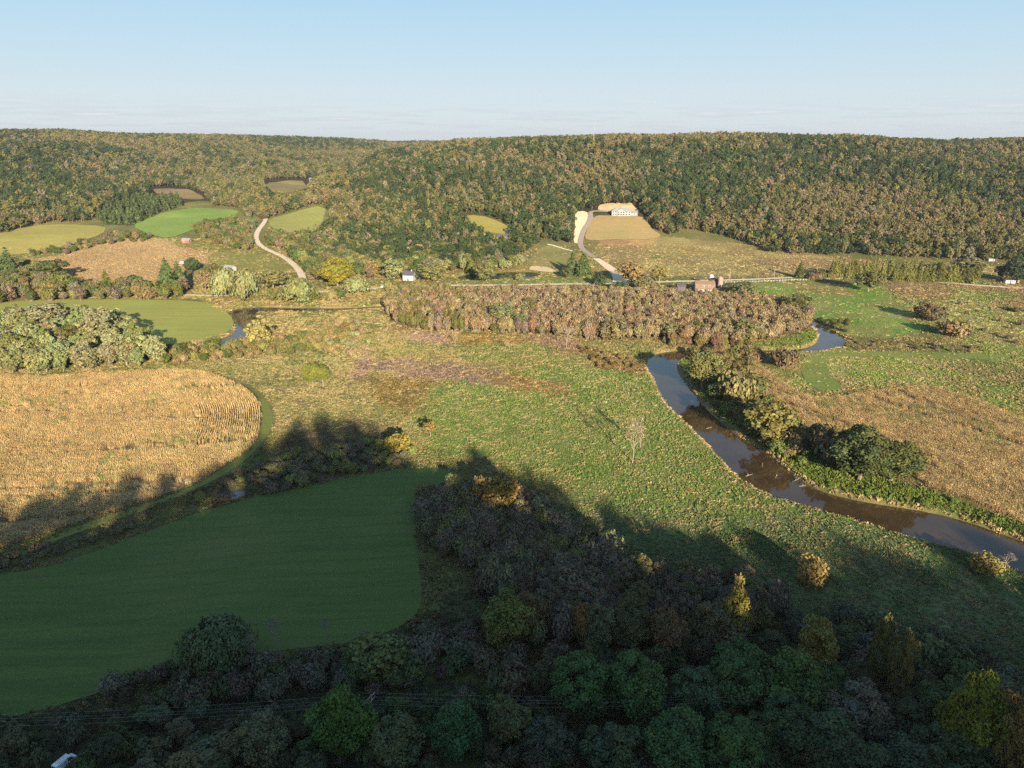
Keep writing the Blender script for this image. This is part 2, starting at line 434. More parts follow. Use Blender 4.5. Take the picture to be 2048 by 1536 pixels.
def tree(name, key, x, y, z, h, w, tint, label, cat='tree', group=None, parts=False, rot=None, lean=0.0, varid=None, trunkmat=None):
    S = SPEC[key]; v = S[random.randrange(len(S)) if varid is None else varid % len(S)]
    s = w/(2*v['r']); rot = random.uniform(0, 6.28) if rot is None else rot
    if parts:
        o = empty(name, (x, y, z), rot); o.scale = (s, s, h)
        c = link('crown', v['crown'], o); c['tint'] = tuple(float(q) for q in tint)
        link('trunk', v['trunk'], o)
    else:
        o = link(name, v['full'], None, (x, y, z)); o.scale = (s, s, h); o.rotation_euler = (lean, 0, rot); o['tint'] = tuple(float(q) for q in tint)
    return tag(o, label, cat, group)

# ------------------------------------------------------------------ scattering (for what nobody could count): one object with a node tree
def template_coll(name, meshes):
    c = bpy.data.collections.new(name)
    for i, me in enumerate(meshes):
        o = bpy.data.objects.new('%s_%03d' % (name, i), me); c.objects.link(o)
    return c
def scatter(name, pts, scl, rot, tint, idx, coll):
    me = bpy.data.meshes.new(name); n = len(pts)
    me.vertices.add(n); me.vertices.foreach_set('co', np.asarray(pts, np.float32).ravel())
    for an, ty, fld, d in (('scl', 'FLOAT_VECTOR', 'vector', scl), ('rot', 'FLOAT_VECTOR', 'vector', rot), ('tint', 'FLOAT_VECTOR', 'vector', tint), ('idx', 'INT', 'value', idx)):
        a = me.attributes.new(an, ty, 'POINT'); a.data.foreach_set(fld, np.asarray(d, np.int32 if ty == 'INT' else np.float32).ravel())
    o = link(name, me)
    ng = bpy.data.node_groups.new(name, 'GeometryNodeTree')
    ng.interface.new_socket('Geometry', in_out='INPUT', socket_type='NodeSocketGeometry'); ng.interface.new_socket('Geometry', in_out='OUTPUT', socket_type='NodeSocketGeometry')
    gi = ng.nodes.new('NodeGroupInput'); go = ng.nodes.new('NodeGroupOutput')
    ci = ng.nodes.new('GeometryNodeCollectionInfo'); ci.inputs[0].default_value = coll; ci.inputs['Separate Children'].default_value = True; ci.inputs['Reset Children'].default_value = True
    ip = ng.nodes.new('GeometryNodeInstanceOnPoints'); ip.inputs['Pick Instance'].default_value = True
    def attr(nm, ty):
        q = ng.nodes.new('GeometryNodeInputNamedAttribute'); q.data_type = ty; q.inputs[0].default_value = nm; return q.outputs[0]
    L = ng.links
    L.new(gi.outputs[0], ip.inputs['Points']); L.new(ci.outputs[0], ip.inputs['Instance'])
    L.new(attr('idx', 'INT'), ip.inputs['Instance Index']); L.new(attr('rot', 'FLOAT_VECTOR'), ip.inputs['Rotation']); L.new(attr('scl', 'FLOAT_VECTOR'), ip.inputs['Scale'])
    L.new(ip.outputs[0], go.inputs[0])
    md = o.modifiers.new('scatter', 'NODES'); md.node_group = ng
    return o
def pick(pal, n, g=rng):
    """pal: list of (weight, rgb); returns n tints with jitter"""
    w = np.array([p[0] for p in pal], float); k = g.choice(len(pal), n, p=w/w.sum())
    c = np.array([p[1] for p in pal])[k]
    return np.clip(c*g.uniform(.8, 1.22, (n, 1))*g.uniform(.93, 1.07, (n, 3)), .005, .8)
def jitgrid(poly_w, s, g=rng):
    P = np.array(poly_w); x0, y0 = P.min(0); x1, y1 = P.max(0)
    xs, ys = np.meshgrid(np.arange(x0, x1+s, s), np.arange(y0, y1+s, s*.87)); xs = xs+(np.arange(ys.shape[0])[:, None] % 2)*s*.5
    xs = (xs+g.uniform(-.4, .4, xs.shape)*s).ravel(); ys = (ys+g.uniform(-.4, .4, ys.shape)*s).ravel()
    m = inpoly(xs, ys, poly_w); return xs[m], ys[m]
def tname(t):
    r, g, b = t
    if r > g*1.42: return 'rust brown'
    if r > g*1.12: return 'tan' if b > g*.42 else 'golden'
    if r > g*.93: return 'silvery' if b > g*.42 else ('yellow green' if g > .13 else 'olive')
    return 'green' if g > .085 else 'dark green'
# tints (base colour of leaves)
SILV=(.195,.215,.095); DKG=(.042,.066,.022); MDG=(.068,.098,.028); OLV=(.115,.118,.034); YGR=(.17,.17,.03); GLD=(.25,.175,.035)
TAN=(.195,.15,.068); RUST=(.21,.105,.045); BRN=(.165,.105,.06); GRY=(.15,.125,.085); PRP=(.115,.09,.062); CORN=(.48,.35,.16)
# ------------------------------------------------------------------ outlines read off the photo (pixels of the 2048 x 1536 frame), laid on the terrain
RIVER = [(2500,1255),(2250,1205),(2090,1156),(2000,1118),(1940,1098),(1860,1078),(1800,1062),(1740,1041),(1680,1025),(1600,1003),(1540,985),(1475,947),(1440,906),(1403,869),
 (1368,834),(1331,802),(1313,757),(1298,737),(1296,716),(1310,706),(1340,699),(1400,697),(1480,697),(1560,697),(1605,695),(1635,685),(1642,668),(1632,655),
 (1615,645),(1600,638),(1615,634),(1650,650),(1685,670),(1692,684),(1675,693),(1630,701),(1560,703),(1480,705),(1410,708),(1355,713),(1350,738),(1378,771),
 (1403,808),(1464,862),(1516,893),(1567,932),(1600,958),(1640,978),(1690,992),(1760,1005),(1860,1020),(1940,1040),(2000,1062),(2090,1094),(2250,1132),(2500,1170)]
UPPER = [(780,613),(700,619),(640,621),(560,621),(505,622),(517,637),(528,649),(512,662),(503,676),(470,691),(430,691),(398,689),(410,680),(440,677),(474,662),(474,645),(452,631),(452,624),(480,614),(530,612),(600,614),(700,614),(770,609)]
POND = [(910,553),(940,546),(985,548),(1000,543),(1035,541),(1072,542),(1080,550),(1055,557),(1000,556),(960,560),(925,559)]
PUDDLE = [(443,986),(468,977),(492,980),(478,994),(450,997)]
W_RIVER, W_UPPER, W_POND, W_PUDDLE = [smooth(world(p), 1) for p in (RIVER, UPPER, POND, PUDDLE)]
WATERS = [(W_RIVER, 1.9, 3.0), (W_UPPER, 1.7, 3.0), (W_POND, 1.5, 2.5), (W_PUDDLE, .8, 1.5)]
def carve(x, y, z):
    z = z.copy()
    for P, dep, bank in WATERS:
        A = np.array(P); m = (x > A[:, 0].min()-8) & (x < A[:, 0].max()+8) & (y > A[:, 1].min()-8) & (y < A[:, 1].max()+8)
        if not m.any(): continue
        d = polydist(x[m], y[m], P); d = np.where(inpoly(x[m], y[m], P), -d, d)
        k = sstep(-1.0, bank, d)
        z[m] = np.minimum(z[m], (z[m]+dep)*k-dep)
    return z

HAY = [(-40,1155),(60,1140),(130,1125),(300,1062),(420,1016),(560,985),(700,955),(800,938),(885,936),(926,955),(900,981),(850,992),(832,1020),(830,1060),
       (838,1130),(846,1190),(835,1230),(800,1255),(740,1278),(690,1288),(560,1302),(440,1315),(300,1345),(150,1405),(-40,1450)]
CORN_L = [(-60,748),(60,757),(180,751),(300,744),(400,743),(455,760),(505,790),(520,812),(522,850),(515,880),(490,905),(400,962),(330,990),(200,1030),(80,1070),(0,1094),(-90,1120)]
CORN_R = [(1490,712),(1530,742),(1570,772),(1620,800),(1690,795),(1790,778),(1840,772),(1900,785),(1975,810),(2060,850),(2380,960),(2380,1120),(2180,1080),(2060,1052),(1960,1014),(1900,986),(1850,972),(1815,940),(1800,895),(1740,862),(1660,850),(1610,858),(1570,820),(1530,790),(1500,745)]
PATH_L = [(300,735),(400,737),(470,755),(520,782),(538,812),(540,845),(520,885),(480,925),(400,975),(300,1015)]
THICKET = [(762,606),(800,598),(880,594),(960,590),(1060,590),(1160,592),(1250,594),(1340,598),(1380,604),(1450,603),(1520,606),(1590,618),(1622,632),(1618,655),(1560,672),
           (1500,690),(1380,690),(1330,672),(1290,678),(1200,682),(1150,675),(1060,668),(960,664),(880,664),(800,655),(775,625)]
GROVE = [(-60,662),(0,652),(60,646),(130,644),(200,652),(250,668),(300,690),(335,705),(330,728),(240,738),(120,748),(0,756),(-60,756)]
MDW_C = [(870,780),(1000,742),(1290,735),(1330,800),(1480,960),(1700,1040),(1900,1105),(1500,1080),(1200,1010),(1000,930),(880,905),(850,840)]
PINES = [(192,436),(212,416),(252,399),(300,393),(348,395),(372,412),(330,421),(290,439),(262,452),(218,449)]
CROP = [(45,520),(110,513),(180,497),(250,476),(300,475),(345,482),(360,500),(378,516),(370,545),(330,572),(240,572),(150,560),(100,540)]
ZONES = [  # outline, two cover colours, patch size of their mix (m)
 ([(-200,600),(2300,560),(2300,900),(-200,900)], (.125,.135,.042), (.22,.175,.075), 7),
 ([(380,690),(520,690),(760,640),(770,700),(700,740),(860,800),(870,900),(760,870),(640,840),(530,870),(560,800),(500,750),(400,720)], (.20,.17,.078), (.13,.145,.05), 6),
 ([(690,745),(870,758),(870,800),(840,835),(720,800)], (.145,.108,.036), (.13,.11,.045), 8),
 ([(760,668),(900,664),(1300,690),(1300,745),(990,745),(850,722),(740,700)], (.125,.15,.045), (.2,.17,.07), 8),
 (MDW_C, (.098,.155,.036), (.155,.17,.06), 3),
 ([(735,722),(840,718),(985,742),(985,764),(860,760),(740,737)], (.165,.12,.095), (.16,.125,.08), 9),
 ([(690,700),(735,690),(720,745),(680,760)], (.19,.13,.10), (.22,.17,.08), 9),
 ([(800,665),(905,668),(905,688),(820,684)], (.19,.13,.105), (.2,.15,.08), 9),
 ([(1045,674),(1150,682),(1210,697),(1160,704),(1055,690)], (.19,.12,.11), (.18,.12,.08), 9),
 ([(905,668),(1045,675),(1055,691),(920,689)], (.18,.125,.035), (.15,.115,.04), 8),
 ([(1150,692),(1220,710),(1290,730),(1290,745),(1190,735)], (.13,.085,.035), (.16,.12,.05), 6),
 ([(985,745),(1060,757),(1150,778),(1120,790),(990,768)], (.18,.115,.04), (.2,.15,.07), 6),
 ([(590,860),(650,832),(750,845),(840,915),(700,950),(560,985),(420,1016),(340,1045),(480,930)], (.10,.085,.045), (.085,.10,.04), 6),
 (THICKET, (.13,.10,.05), (.10,.085,.04), 9),
 ([(1480,562),(1780,572),(1790,600),(1850,660),(1740,690),(1650,650),(1560,605)], (.125,.215,.042), (.18,.20,.06), 12),
 ([(1560,568),(1700,570),(1690,590),(1600,590)], (.16,.165,.05), (.26,.2,.08), 10),
 ([(1780,575),(1840,600),(2060,590),(2100,720),(1960,690),(1850,650)], (.19,.185,.07), (.14,.185,.05), 10),
 ([(1750,560),(2060,575),(2060,600),(1850,596),(1780,590)], (.21,.15,.08), (.17,.13,.06), 12),
 ([(1910,575),(2030,585),(2035,605),(1910,600)], (.11,.16,.045), (.15,.16,.05), 9),
 ([(1990,600),(2060,590),(2060,625),(1985,615)], (.185,.145,.07), (.17,.15,.065), 9),
 ([(1650,690),(1950,690),(2060,720),(2060,850),(1960,800),(1850,768),(1690,785),(1610,760),(1600,710)], (.14,.20,.046), (.22,.19,.08), 6),
 ([(1680,672),(1960,690),(1960,706),(1690,702)], (.13,.12,.05), (.12,.10,.045), 7),
 ([(1880,690),(2060,740),(2060,790),(1960,760)], (.19,.15,.075), (.12,.15,.045), 7),
 ([(1190,500),(1300,470),(1520,490),(1720,525),(2060,535),(2060,555),(1700,545),(1450,555),(1260,552)], (.25,.215,.088), (.2,.16,.07), 14),
 ([(1300,505),(1380,505),(1370,518),(1290,516)], (.12,.15,.045), (.2,.17,.07), 14),
 ([(1500,515),(1760,520),(1760,535),(1520,532)], (.2,.14,.075), (.21,.16,.075), 14),
 ([(1200,478),(1330,476),(1300,492),(1195,490)], (.24,.15,.085), (.3,.2,.09), 12),
 ([(1195,492),(1290,495),(1270,520),(1215,520)], (.19,.145,.075), (.21,.17,.075), 10),
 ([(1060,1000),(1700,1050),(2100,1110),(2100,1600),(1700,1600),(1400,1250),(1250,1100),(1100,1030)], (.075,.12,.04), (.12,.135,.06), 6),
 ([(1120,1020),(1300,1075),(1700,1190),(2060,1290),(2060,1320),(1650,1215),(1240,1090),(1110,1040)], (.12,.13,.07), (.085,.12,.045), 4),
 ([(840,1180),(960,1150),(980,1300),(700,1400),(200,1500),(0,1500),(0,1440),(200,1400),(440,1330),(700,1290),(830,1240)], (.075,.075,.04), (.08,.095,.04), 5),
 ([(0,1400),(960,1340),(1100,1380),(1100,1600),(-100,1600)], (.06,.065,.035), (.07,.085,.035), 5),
 ([(770,580),(900,540),(1190,505),(1240,560),(1000,580)], (.16,.155,.05), (.2,.16,.06), 12),
 ([(0,580),(760,575),(760,600),(0,600)], (.19,.16,.06), (.17,.165,.05), 10),
 ([(-150,440),(60,438),(260,436),(400,402),(520,402),(690,398),(690,480),(560,525),(0,525),(-150,520)], (.19,.175,.06), (.145,.145,.048), 12),
 (PINES, (.06,.06,.03), (.08,.065,.035), 8),
 ([(380,475),(560,500),(590,545),(430,545),(350,500)], (.19,.16,.055), (.15,.145,.045), 12),
 ([(200,480),(420,500),(440,522),(380,530)], (.28,.2,.10), (.25,.18,.09), 14),
 ([(690,520),(760,530),(760,560),(700,560)], (.2,.165,.065), (.17,.16,.05), 10),
]
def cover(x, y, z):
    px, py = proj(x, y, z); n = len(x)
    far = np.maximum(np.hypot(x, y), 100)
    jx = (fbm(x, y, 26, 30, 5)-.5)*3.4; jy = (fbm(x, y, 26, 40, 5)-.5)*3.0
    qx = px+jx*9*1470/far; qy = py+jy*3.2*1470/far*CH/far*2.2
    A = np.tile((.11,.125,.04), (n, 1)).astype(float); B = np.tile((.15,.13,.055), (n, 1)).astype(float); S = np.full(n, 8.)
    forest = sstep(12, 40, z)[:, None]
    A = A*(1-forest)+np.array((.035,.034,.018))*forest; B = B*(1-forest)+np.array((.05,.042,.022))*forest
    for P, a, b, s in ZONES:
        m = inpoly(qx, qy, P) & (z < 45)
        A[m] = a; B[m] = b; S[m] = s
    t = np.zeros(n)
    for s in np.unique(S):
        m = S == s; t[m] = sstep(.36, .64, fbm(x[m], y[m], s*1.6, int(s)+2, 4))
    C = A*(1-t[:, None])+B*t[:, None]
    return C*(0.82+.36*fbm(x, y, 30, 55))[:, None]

# (see cover)
# ------------------------------------------------------------------ the ground: one sheet to the horizon
def axis(lo, hi, s, segs):
    """segs: (limit, growth) going up from hi and mirrored down from lo"""
    def run(a, segs):
        out = []; q = a; d = s
        for lim, gr in segs:
            while q < lim: d *= gr; q += d; out.append(q)
        return out
    mid = list(np.arange(lo, hi, s)); return np.array([-v for v in run(-lo, segs[0])][::-1]+mid+[hi]+run(hi, segs[1]))
gx = axis(-290, 350, 1.25, ([(1000, 1.0065), (6500, 1.06)], [(800, 1.0065), (6500, 1.06)]))
gy = axis(100, 430, 1.25, ([(900, 1.06)], [(1500, 1.0062), (9000, 1.04)]))
X, Y = np.meshgrid(gx, gy); sh = X.shape; X = X.ravel(); Y = Y.ravel()
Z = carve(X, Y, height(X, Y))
near = (Y < 900)
Z = Z + np.where(near, (fbm(X, Y, 5, 21, 3)-.5)*.45, 0)*sstep(-1.0, -.4, Z)
idx = np.arange(X.size).reshape(sh)
me = bpy.data.meshes.new('ground'); nv = X.size; q = np.stack([idx[:-1, :-1], idx[:-1, 1:], idx[1:, 1:], idx[1:, :-1]], -1).reshape(-1, 4)
me.vertices.add(nv); me.vertices.foreach_set('co', np.stack([X, Y, Z], 1).astype(np.float32).ravel())
me.loops.add(q.size); me.loops.foreach_set('vertex_index', q.astype(np.int32).ravel())
me.polygons.add(len(q)); me.polygons.foreach_set('loop_start', np.arange(0, q.size, 4, dtype=np.int32)); me.polygons.foreach_set('loop_total', np.full(len(q), 4, np.int32))
me.polygons.foreach_set('use_smooth', np.ones(len(q), bool)); me.update(calc_edges=True); me.validate()
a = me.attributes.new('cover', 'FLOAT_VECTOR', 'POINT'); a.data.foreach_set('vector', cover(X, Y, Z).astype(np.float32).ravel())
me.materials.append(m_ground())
tag(link('ground', me), 'valley floor of rough meadow rising into wooded hills', 'ground', kind='structure')
del X, Y, Z, q, idx

# ------------------------------------------------------------------ water
def water(name, P, dep, col, label, rip=.02):
    A = np.array(P); s = 3.0
    xs = np.arange(A[:, 0].min()-6, A[:, 0].max()+6, s); ys = np.arange(A[:, 1].min()-6, A[:, 1].max()+6, s)
    xx, yy = np.meshgrid(xs, ys); c = np.stack([(xx+s/2).ravel(), (yy+s/2).ravel()], 1)
    keep = inpoly(c[:, 0], c[:, 1], P) | (polydist(c[:, 0], c[:, 1], P) < 3.2)
    zz = float(np.median([height(*p) for p in P]))-dep*.62
    ids = {}; V = []; Fc = []; nx = len(xs)
    def vid(i, j):
        if (i, j) not in ids: ids[(i, j)] = len(V); V.append((xs[0]+j*s, ys[0]+i*s, zz))
        return ids[(i, j)]
    for k in np.nonzero(keep)[0]:
        i, j = divmod(k, nx); Fc.append((vid(i, j), vid(i, j+1), vid(i+1, j+1), vid(i+1, j)))
    tag(link(name, mesh(name, V, Fc, m_water(name+'_water', col, ripple=rip))), label, 'water', kind='structure')
    return zz
ZW = water('river', W_RIVER, 1.9, (.036,.024,.012), 'brown river winding between grassy banks', .03)
water('river', W_UPPER, 1.7, (.05,.034,.02), 'dark upper bend of the river by the willows', .03)
water('pond', W_POND, 1.5, (.012,.028,.016), 'dark green farm pond', .02)
water('puddle', W_PUDDLE, .8, (.05,.05,.05), 'small pool shining in the shaded ditch', .01)

# ------------------------------------------------------------------ mown fields, crops, tracks: sheets laid on the ground
def drape(name, P, material, label, cat, step=5.0, lift=.16, sm=1, kind='structure', top=None):
    P = smooth(P, sm) if sm else P
    Q = []
    for k in range(len(P)):
        a = np.array(P[k]); b = np.array(P[(k+1) % len(P)]); n = max(1, int(np.linalg.norm(b-a)/step))
        for i in range(n): Q.append(tuple(a+(b-a)*i/n))
    A = np.array(Q); xx, yy = np.meshgrid(np.arange(A[:, 0].min(), A[:, 0].max(), step), np.arange(A[:, 1].min(), A[:, 1].max(), step))
    xx = xx.ravel(); yy = yy.ravel(); m = inpoly(xx, yy, Q)
    xx, yy = xx[m], yy[m]; m = polydist(xx, yy, Q) > step*.35
    pts = [Vector(p) for p in Q]+[Vector((a, b)) for a, b in zip(xx[m], yy[m])]
    n = len(Q)
    V, _, Fc, *_r = delaunay_2d_cdt(pts, [], [list(range(n))], 1, 1e-4)
    vx = np.array([p.x for p in V]); vy = np.array([p.y for p in V]); vz = height(vx, vy)+lift
    me = mesh(name, np.stack([vx, vy, vz], 1), [tuple(f) if (V[f[1]]-V[f[0]]).cross(V[f[2]]-V[f[0]]) > 0 else tuple(f)[::-1] for f in Fc], material, smooth_=True)
    return tag(link(name, me), label, cat, kind=kind)
def ribbon(name, path, width, material, label, cat='road', lift=.3, sm=2, w1=None):
    C = smooth([at(*p)[:2] for p in path], sm, False)
    P = [np.array(C[0])]
    for p in C[1:]:
        p = np.array(p); d = np.linalg.norm(p-P[-1]); k = int(d//5)
        for i in range(1, k+1): P.append(P[-1]+(p-P[-1])*min(1, 5/np.linalg.norm(p-P[-1]+1e-6)))
    P = np.array(P); n = len(P); V = []; Fc = []
    for k in range(n):
        t = P[min(k+1, n-1)]-P[max(k-1, 0)]; t = t/(np.linalg.norm(t)+1e-9); nn = np.array([-t[1], t[0]])
        w = width+(0 if w1 is None else (w1-width)*k/(n-1))
        for j in range(5):
            s = (j-2)/4; p = P[k]+nn*w*s*(1+random.uniform(-.06, .06)); V.append((p[0], p[1], float(height(p[0], p[1]))+lift+.12*(1-4*s*s)))
    for k in range(n-1):
        for j in range(4): Fc.append((k*5+j+1, k*5+j, (k+1)*5+j, (k+1)*5+j+1))
    return tag(link(name, mesh(name, V, Fc, material, smooth_=True)), label, cat, kind='structure')
LAWN = m_field('pale_lawn', (.29,.28,.075), (.22,.25,.065), R(5), .01, .22, 1.5, .1)
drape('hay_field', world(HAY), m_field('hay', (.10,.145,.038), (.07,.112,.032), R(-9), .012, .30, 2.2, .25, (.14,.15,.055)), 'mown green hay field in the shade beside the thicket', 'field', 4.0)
drape('grass_track', smooth(world([(522,792),(540,812),(549,845),(530,880),(490,925),(410,972),(300,1018),(170,1060),(80,1095),(90,1078),(200,1036),(330,996),(400,966),(490,909),(517,884),(526,850),(524,812)]), 1),
      m_field('mown_track', (.16,.175,.05), (.12,.15,.04), R(60), .05, .5, 2., .1), 'mown grass track round the end of the corn', 'track', 4.0)
drape('meadow', world([(-60,612),(60,600),(240,598),(400,602),(440,612),(470,640),(462,662),(420,676),(340,690),(280,688),(240,668),(180,640),(60,622),(-60,640)]), LAWN, 'pale green mown meadow behind the willow grove', 'field')
drape('crop_field', world([(45,520),(110,513),(180,497),(250,476),(300,475),(345,482),(360,500),(378,516),(370,545),(330,572),(240,572),(150,560),(100,540)]),
      m_field('ripe_crop', (.33,.235,.125), (.28,.20,.10), R(20), .02, .14, .7, .5, (.36,.27,.15)), 'brown ripening crop field on the gentle rise', 'field', 7.0, .3)
drape('green_field', world([(262,452),(290,440),(330,424),(400,414),(480,420),(470,432),(420,446),(380,462),(340,478),(300,470)]), m_field('green_crop', (.15,.255,.055), (.19,.255,.06), R(30), .015, .06, .5, .1), 'bright green crop field beside the pine plantation', 'field', 9.0, .35)
drape('hill_pasture', world([(536,438),(580,426),(652,410),(648,440),(630,462),(600,474),(570,462),(540,455)]), m_field('hill_grass', (.27,.26,.08), (.21,.235,.065), R(60), .02, .05, .5, .1), 'light green pasture at the foot of the spur', 'field', 9.0, .35)
drape('yellow_field', world([(-60,470),(60,452),(130,448),(215,452),(205,470),(150,485),(110,500),(40,508),(-60,512)]), m_field('dry_grass', (.33,.28,.075), (.24,.235,.07), R(10), .02, .05, .5, .1), 'yellowing pasture below the left woods', 'field', 9.0, .35)
drape('clearing', world([(910,432),(960,430),(1000,444),(1024,458),(1015,470),(985,466),(950,460)]), m_field('clearing_grass', (.28,.24,.06), (.22,.21,.06), R(10), .03, .06, .5, .1), 'small yellow clearing in the woods above the dark roof', 'field', 7.0, .35)
drape('far_field', world([(300,378),(350,376),(400,388),(412,400),(360,399),(318,392)]), m_field('far_stubble', (.24,.17,.085), (.2,.16,.07), 0, .03, .05, .3, .1), 'far brown field in the side valley', 'field', 12.0, .4)
drape('far_field', world([(528,366),(570,361),(616,362),(612,378),(570,388),(540,384)]), m_field('far_pasture', (.22,.19,.07), (.2,.16,.07), 0, .03, .05, .3, .1), 'far pale field at the bend of the side valley', 'field', 12.0, .4)
drape('house_lawn', world([(1186,431),(1230,432),(1284,432),(1296,446),(1305,460),(1326,472),(1300,480),(1240,478),(1180,482),(1168,476),(1176,455)]), m_field('slope_lawn', (.25,.205,.085), (.30,.22,.105), R(0), .03, .08, .8, .1, (.19,.21,.06)), 'sloping lawn below the white house', 'lawn', 7.0, .4)
drape('pond_lawn', world([(1060,515),(1078,497),(1100,490),(1140,502),(1150,512),(1135,530),(1080,534),(1050,530)]), m_field('park_lawn', (.15,.175,.05), (.2,.175,.07), R(0), .03, .10, .8, .1), 'lawn sloping down to the pond', 'lawn', 6.0, .3)
drape('pond_bank', world([(905,563),(960,563),(1060,560),(1105,552),(1180,552),(1230,552),(1240,566),(1180,572),(1050,572),(940,572)]), m_field('bank_lawn', (.12,.18,.045), (.14,.17,.05), R(0), .03, .10, .8, .1), 'bright grass along the near side of the pond', 'lawn', 6.0, .2)
drape('farm_lawn', world([(440,500),(520,508),(575,525),(590,545),(500,545),(425,530),(410,515)]), m_field('yard_grass', (.19,.175,.055), (.15,.16,.045), R(0), .03, .10, .8, .1), 'grass slope beside the gravel road', 'lawn', 6.0, .25)
drape('sand_pad', world([(1058,536),(1064,532),(1095,534),(1108,540),(1118,546),(1100,545),(1060,541)]), m_plain('sand', (.55,.42,.25), .95, .12, .5), 'pale sand beach at the end of the pond', 'sand', 3.0, .35)
drape('bare_earth', world([(1195,422),(1198,410),(1215,407),(1262,405),(1268,414),(1280,424),(1262,428),(1222,424)]), m_plain('cut_earth', (.5,.36,.2), .95, .25, .12), 'freshly cut bank of tan earth behind the white house', 'ground', 6.0, .5)
drape('gravel_slope', world([(1150,424),(1172,422),(1180,434),(1172,448),(1162,458),(1158,488),(1146,486),(1150,455)]), m_plain('pale_gravel', (.62,.50,.33), .95, .15, .3), 'pale gravel slope beside the drive', 'gravel', 6.0, .4)
MOWN = m_field('mown_strip', (.105,.165,.038), (.16,.18,.05), R(-20), .03, .4, 2., .1)
drape('grass_track', smooth(world([(1605,706),(1700,702),(1850,703),(1960,709),(2025,712),(2015,720),(1940,718),(1850,715),(1740,713),(1660,712),(1648,728),(1660,745),(1690,778),(1640,786),(1600,752)]), 1), MOWN, 'broad mown green strip curving along the river meadow', 'track', 5.0, .14)
GRAV = m_plain('road_gravel', (.55,.47,.36), .95, .12, .4)
ribbon('road', [(-60,596),(120,592),(300,589),(380,590),(440,593),(530,586),(600,585),(690,583),(770,574),(900,571),(1100,569),(1200,568),(1300,565),(1440,561),(1550,557),(1650,553),(1720,552),(1800,557),(1900,567),(2060,578),(2300,590)], 6.0, GRAV, 'pale country road running across the valley')
ribbon('gravel_road', [(608,583),(606,553),(592,533),(572,516),(545,504),(522,493),(511,480),(514,464),(524,451),(532,440),(530,428),(536,412),(528,398)], 7.0, GRAV, 'winding gravel road up the side valley', w1=4.5)
ribbon('driveway', [(1243,566),(1238,550),(1225,540),(1208,528),(1190,516)], 15, m_plain('drive_gravel', (.62,.5,.36), .95, .1, .4), 'wide pale gravel drive leaving the road', lift=.35, w1=7)
ribbon('driveway', [(1190,516),(1172,505),(1160,494),(1161,478),(1168,458),(1178,445),(1182,432),(1179,425),(1190,422),(1225,424)], 6.5, m_plain('asphalt', (.27,.225,.19), .85, .15, .5), 'grey drive climbing to the white house', lift=.6)
ribbon('footpath', [(1095,489),(1110,492),(1128,498),(1150,504)], 2.5, m_plain('concrete_path', (.6,.55,.45), .9, .1), 'narrow pale path across the pond lawn', 'path', lift=.4)
# ------------------------------------------------------------------ wooded hills
FOREST = [(-460,250),(2520,250),(2520,536),(2200,528),(1900,521),(1800,516),(1700,512),(1600,511),(1545,506),(1500,491),(1440,472),(1372,462),(1338,474),(1318,464),(1300,446),(1283,418),(1264,409),(1200,411),
          (1186,420),(1152,422),(1146,450),(1144,492),(1092,482),(1062,497),(1045,507),(1000,527),(900,540),(860,522),(780,546),(755,532),(700,516),(662,545),(622,540),(600,492),(640,472),(657,440),(657,408),
          (580,423),(540,437),(520,425),(490,418),(400,411),(374,410),(345,392),(300,390),(250,396),(205,414),(185,440),(160,446),(100,446),(50,455),(0,468),(-120,480),(-460,500)]
CLEAR = [[(900,428),(960,426),(1005,442),(1030,458),(1018,484),(985,484),(950,464)], [(292,374),(350,372),(405,384),(425,412),(360,414),(300,400)], [(520,362),(570,357),(626,359),(622,386),(580,402),(535,398)]]
_u = np.arctan2
ang = np.tan(THT); _zz = ZT; _cos = np.cos(THT)[:, None]
_py = 768-FOC*((RT[None]*_cos)*sp+(_zz-CH)*cp)/np.maximum((RT[None]*_cos)*cp-(_zz-CH)*sp, 1)
_run = np.minimum.accumulate(np.where(RT[None] < 300, 9999, _py), 1)
def visible(x, y, py, tol=26):
    r = np.hypot(x, y); th = np.arctan2(x, y)
    i = np.clip(((th-THT[0])/(THT[1]-THT[0])).astype(int), 0, len(THT)-1); j = np.clip((r/10).astype(int)-1, 0, len(RT)-1)
    return py < _run[i, j]+tol
fx = []; fy = []; fs = []
for r0, r1, s in ((600, 1200, 8.0), (1200, 1750, 9.0), (1750, 2900, 12), (2900, 4600, 19)):
    w = r1*.86
    x, y = jitgrid([(-w, r0*.72), (w, r0*.72), (w, r1), (-w, r1)], s); r = np.hypot(x, y); m = (r >= r0) & (r < r1)
    x, y = x[m], y[m]; z = height(x, y); px, py = proj(x, y, z)
    m = inpoly(px, py, FOREST) & visible(x, y, py) & (px > -380) & (px < 2430)
    for P in CLEAR+[PINES]: m &= ~inpoly(px, py, P)
    fx.append(x[m]); fy.append(y[m]); fs.append(np.full(m.sum(), s))
fx = np.concatenate(fx); fy = np.concatenate(fy); fs = np.concatenate(fs); fz = height(fx, fy); fpx, fpy = proj(fx, fy, fz); nf = len(fx)
pal = np.array([DKG, (.062,.088,.03), (.052,.075,.03), (.10,.10,.036), (.13,.12,.048), (.165,.14,.048), (.15,.125,.062), (.165,.13,.066), (.155,.11,.06), GRY, (.15,.145,.04)])
c1 = fbm(fx, fy, 130, 61, 3); c2 = fbm(fx, fy, 230, 66, 3); hi = sstep(50, 112, fz)
right = sstep(560, 800, fpx)
warm = np.clip(.03+.36*hi*right+2.6*(c1-.5)+.10*(1-right), .03, .8)
low = (fpx > 640) & (fpx < 1160) & (fpy > 380)
valley = inpoly(fpx, fpy, [(380,352),(520,338),(640,330),(720,318),(760,312),(700,352),(640,392),(600,425),(480,425),(390,415)])
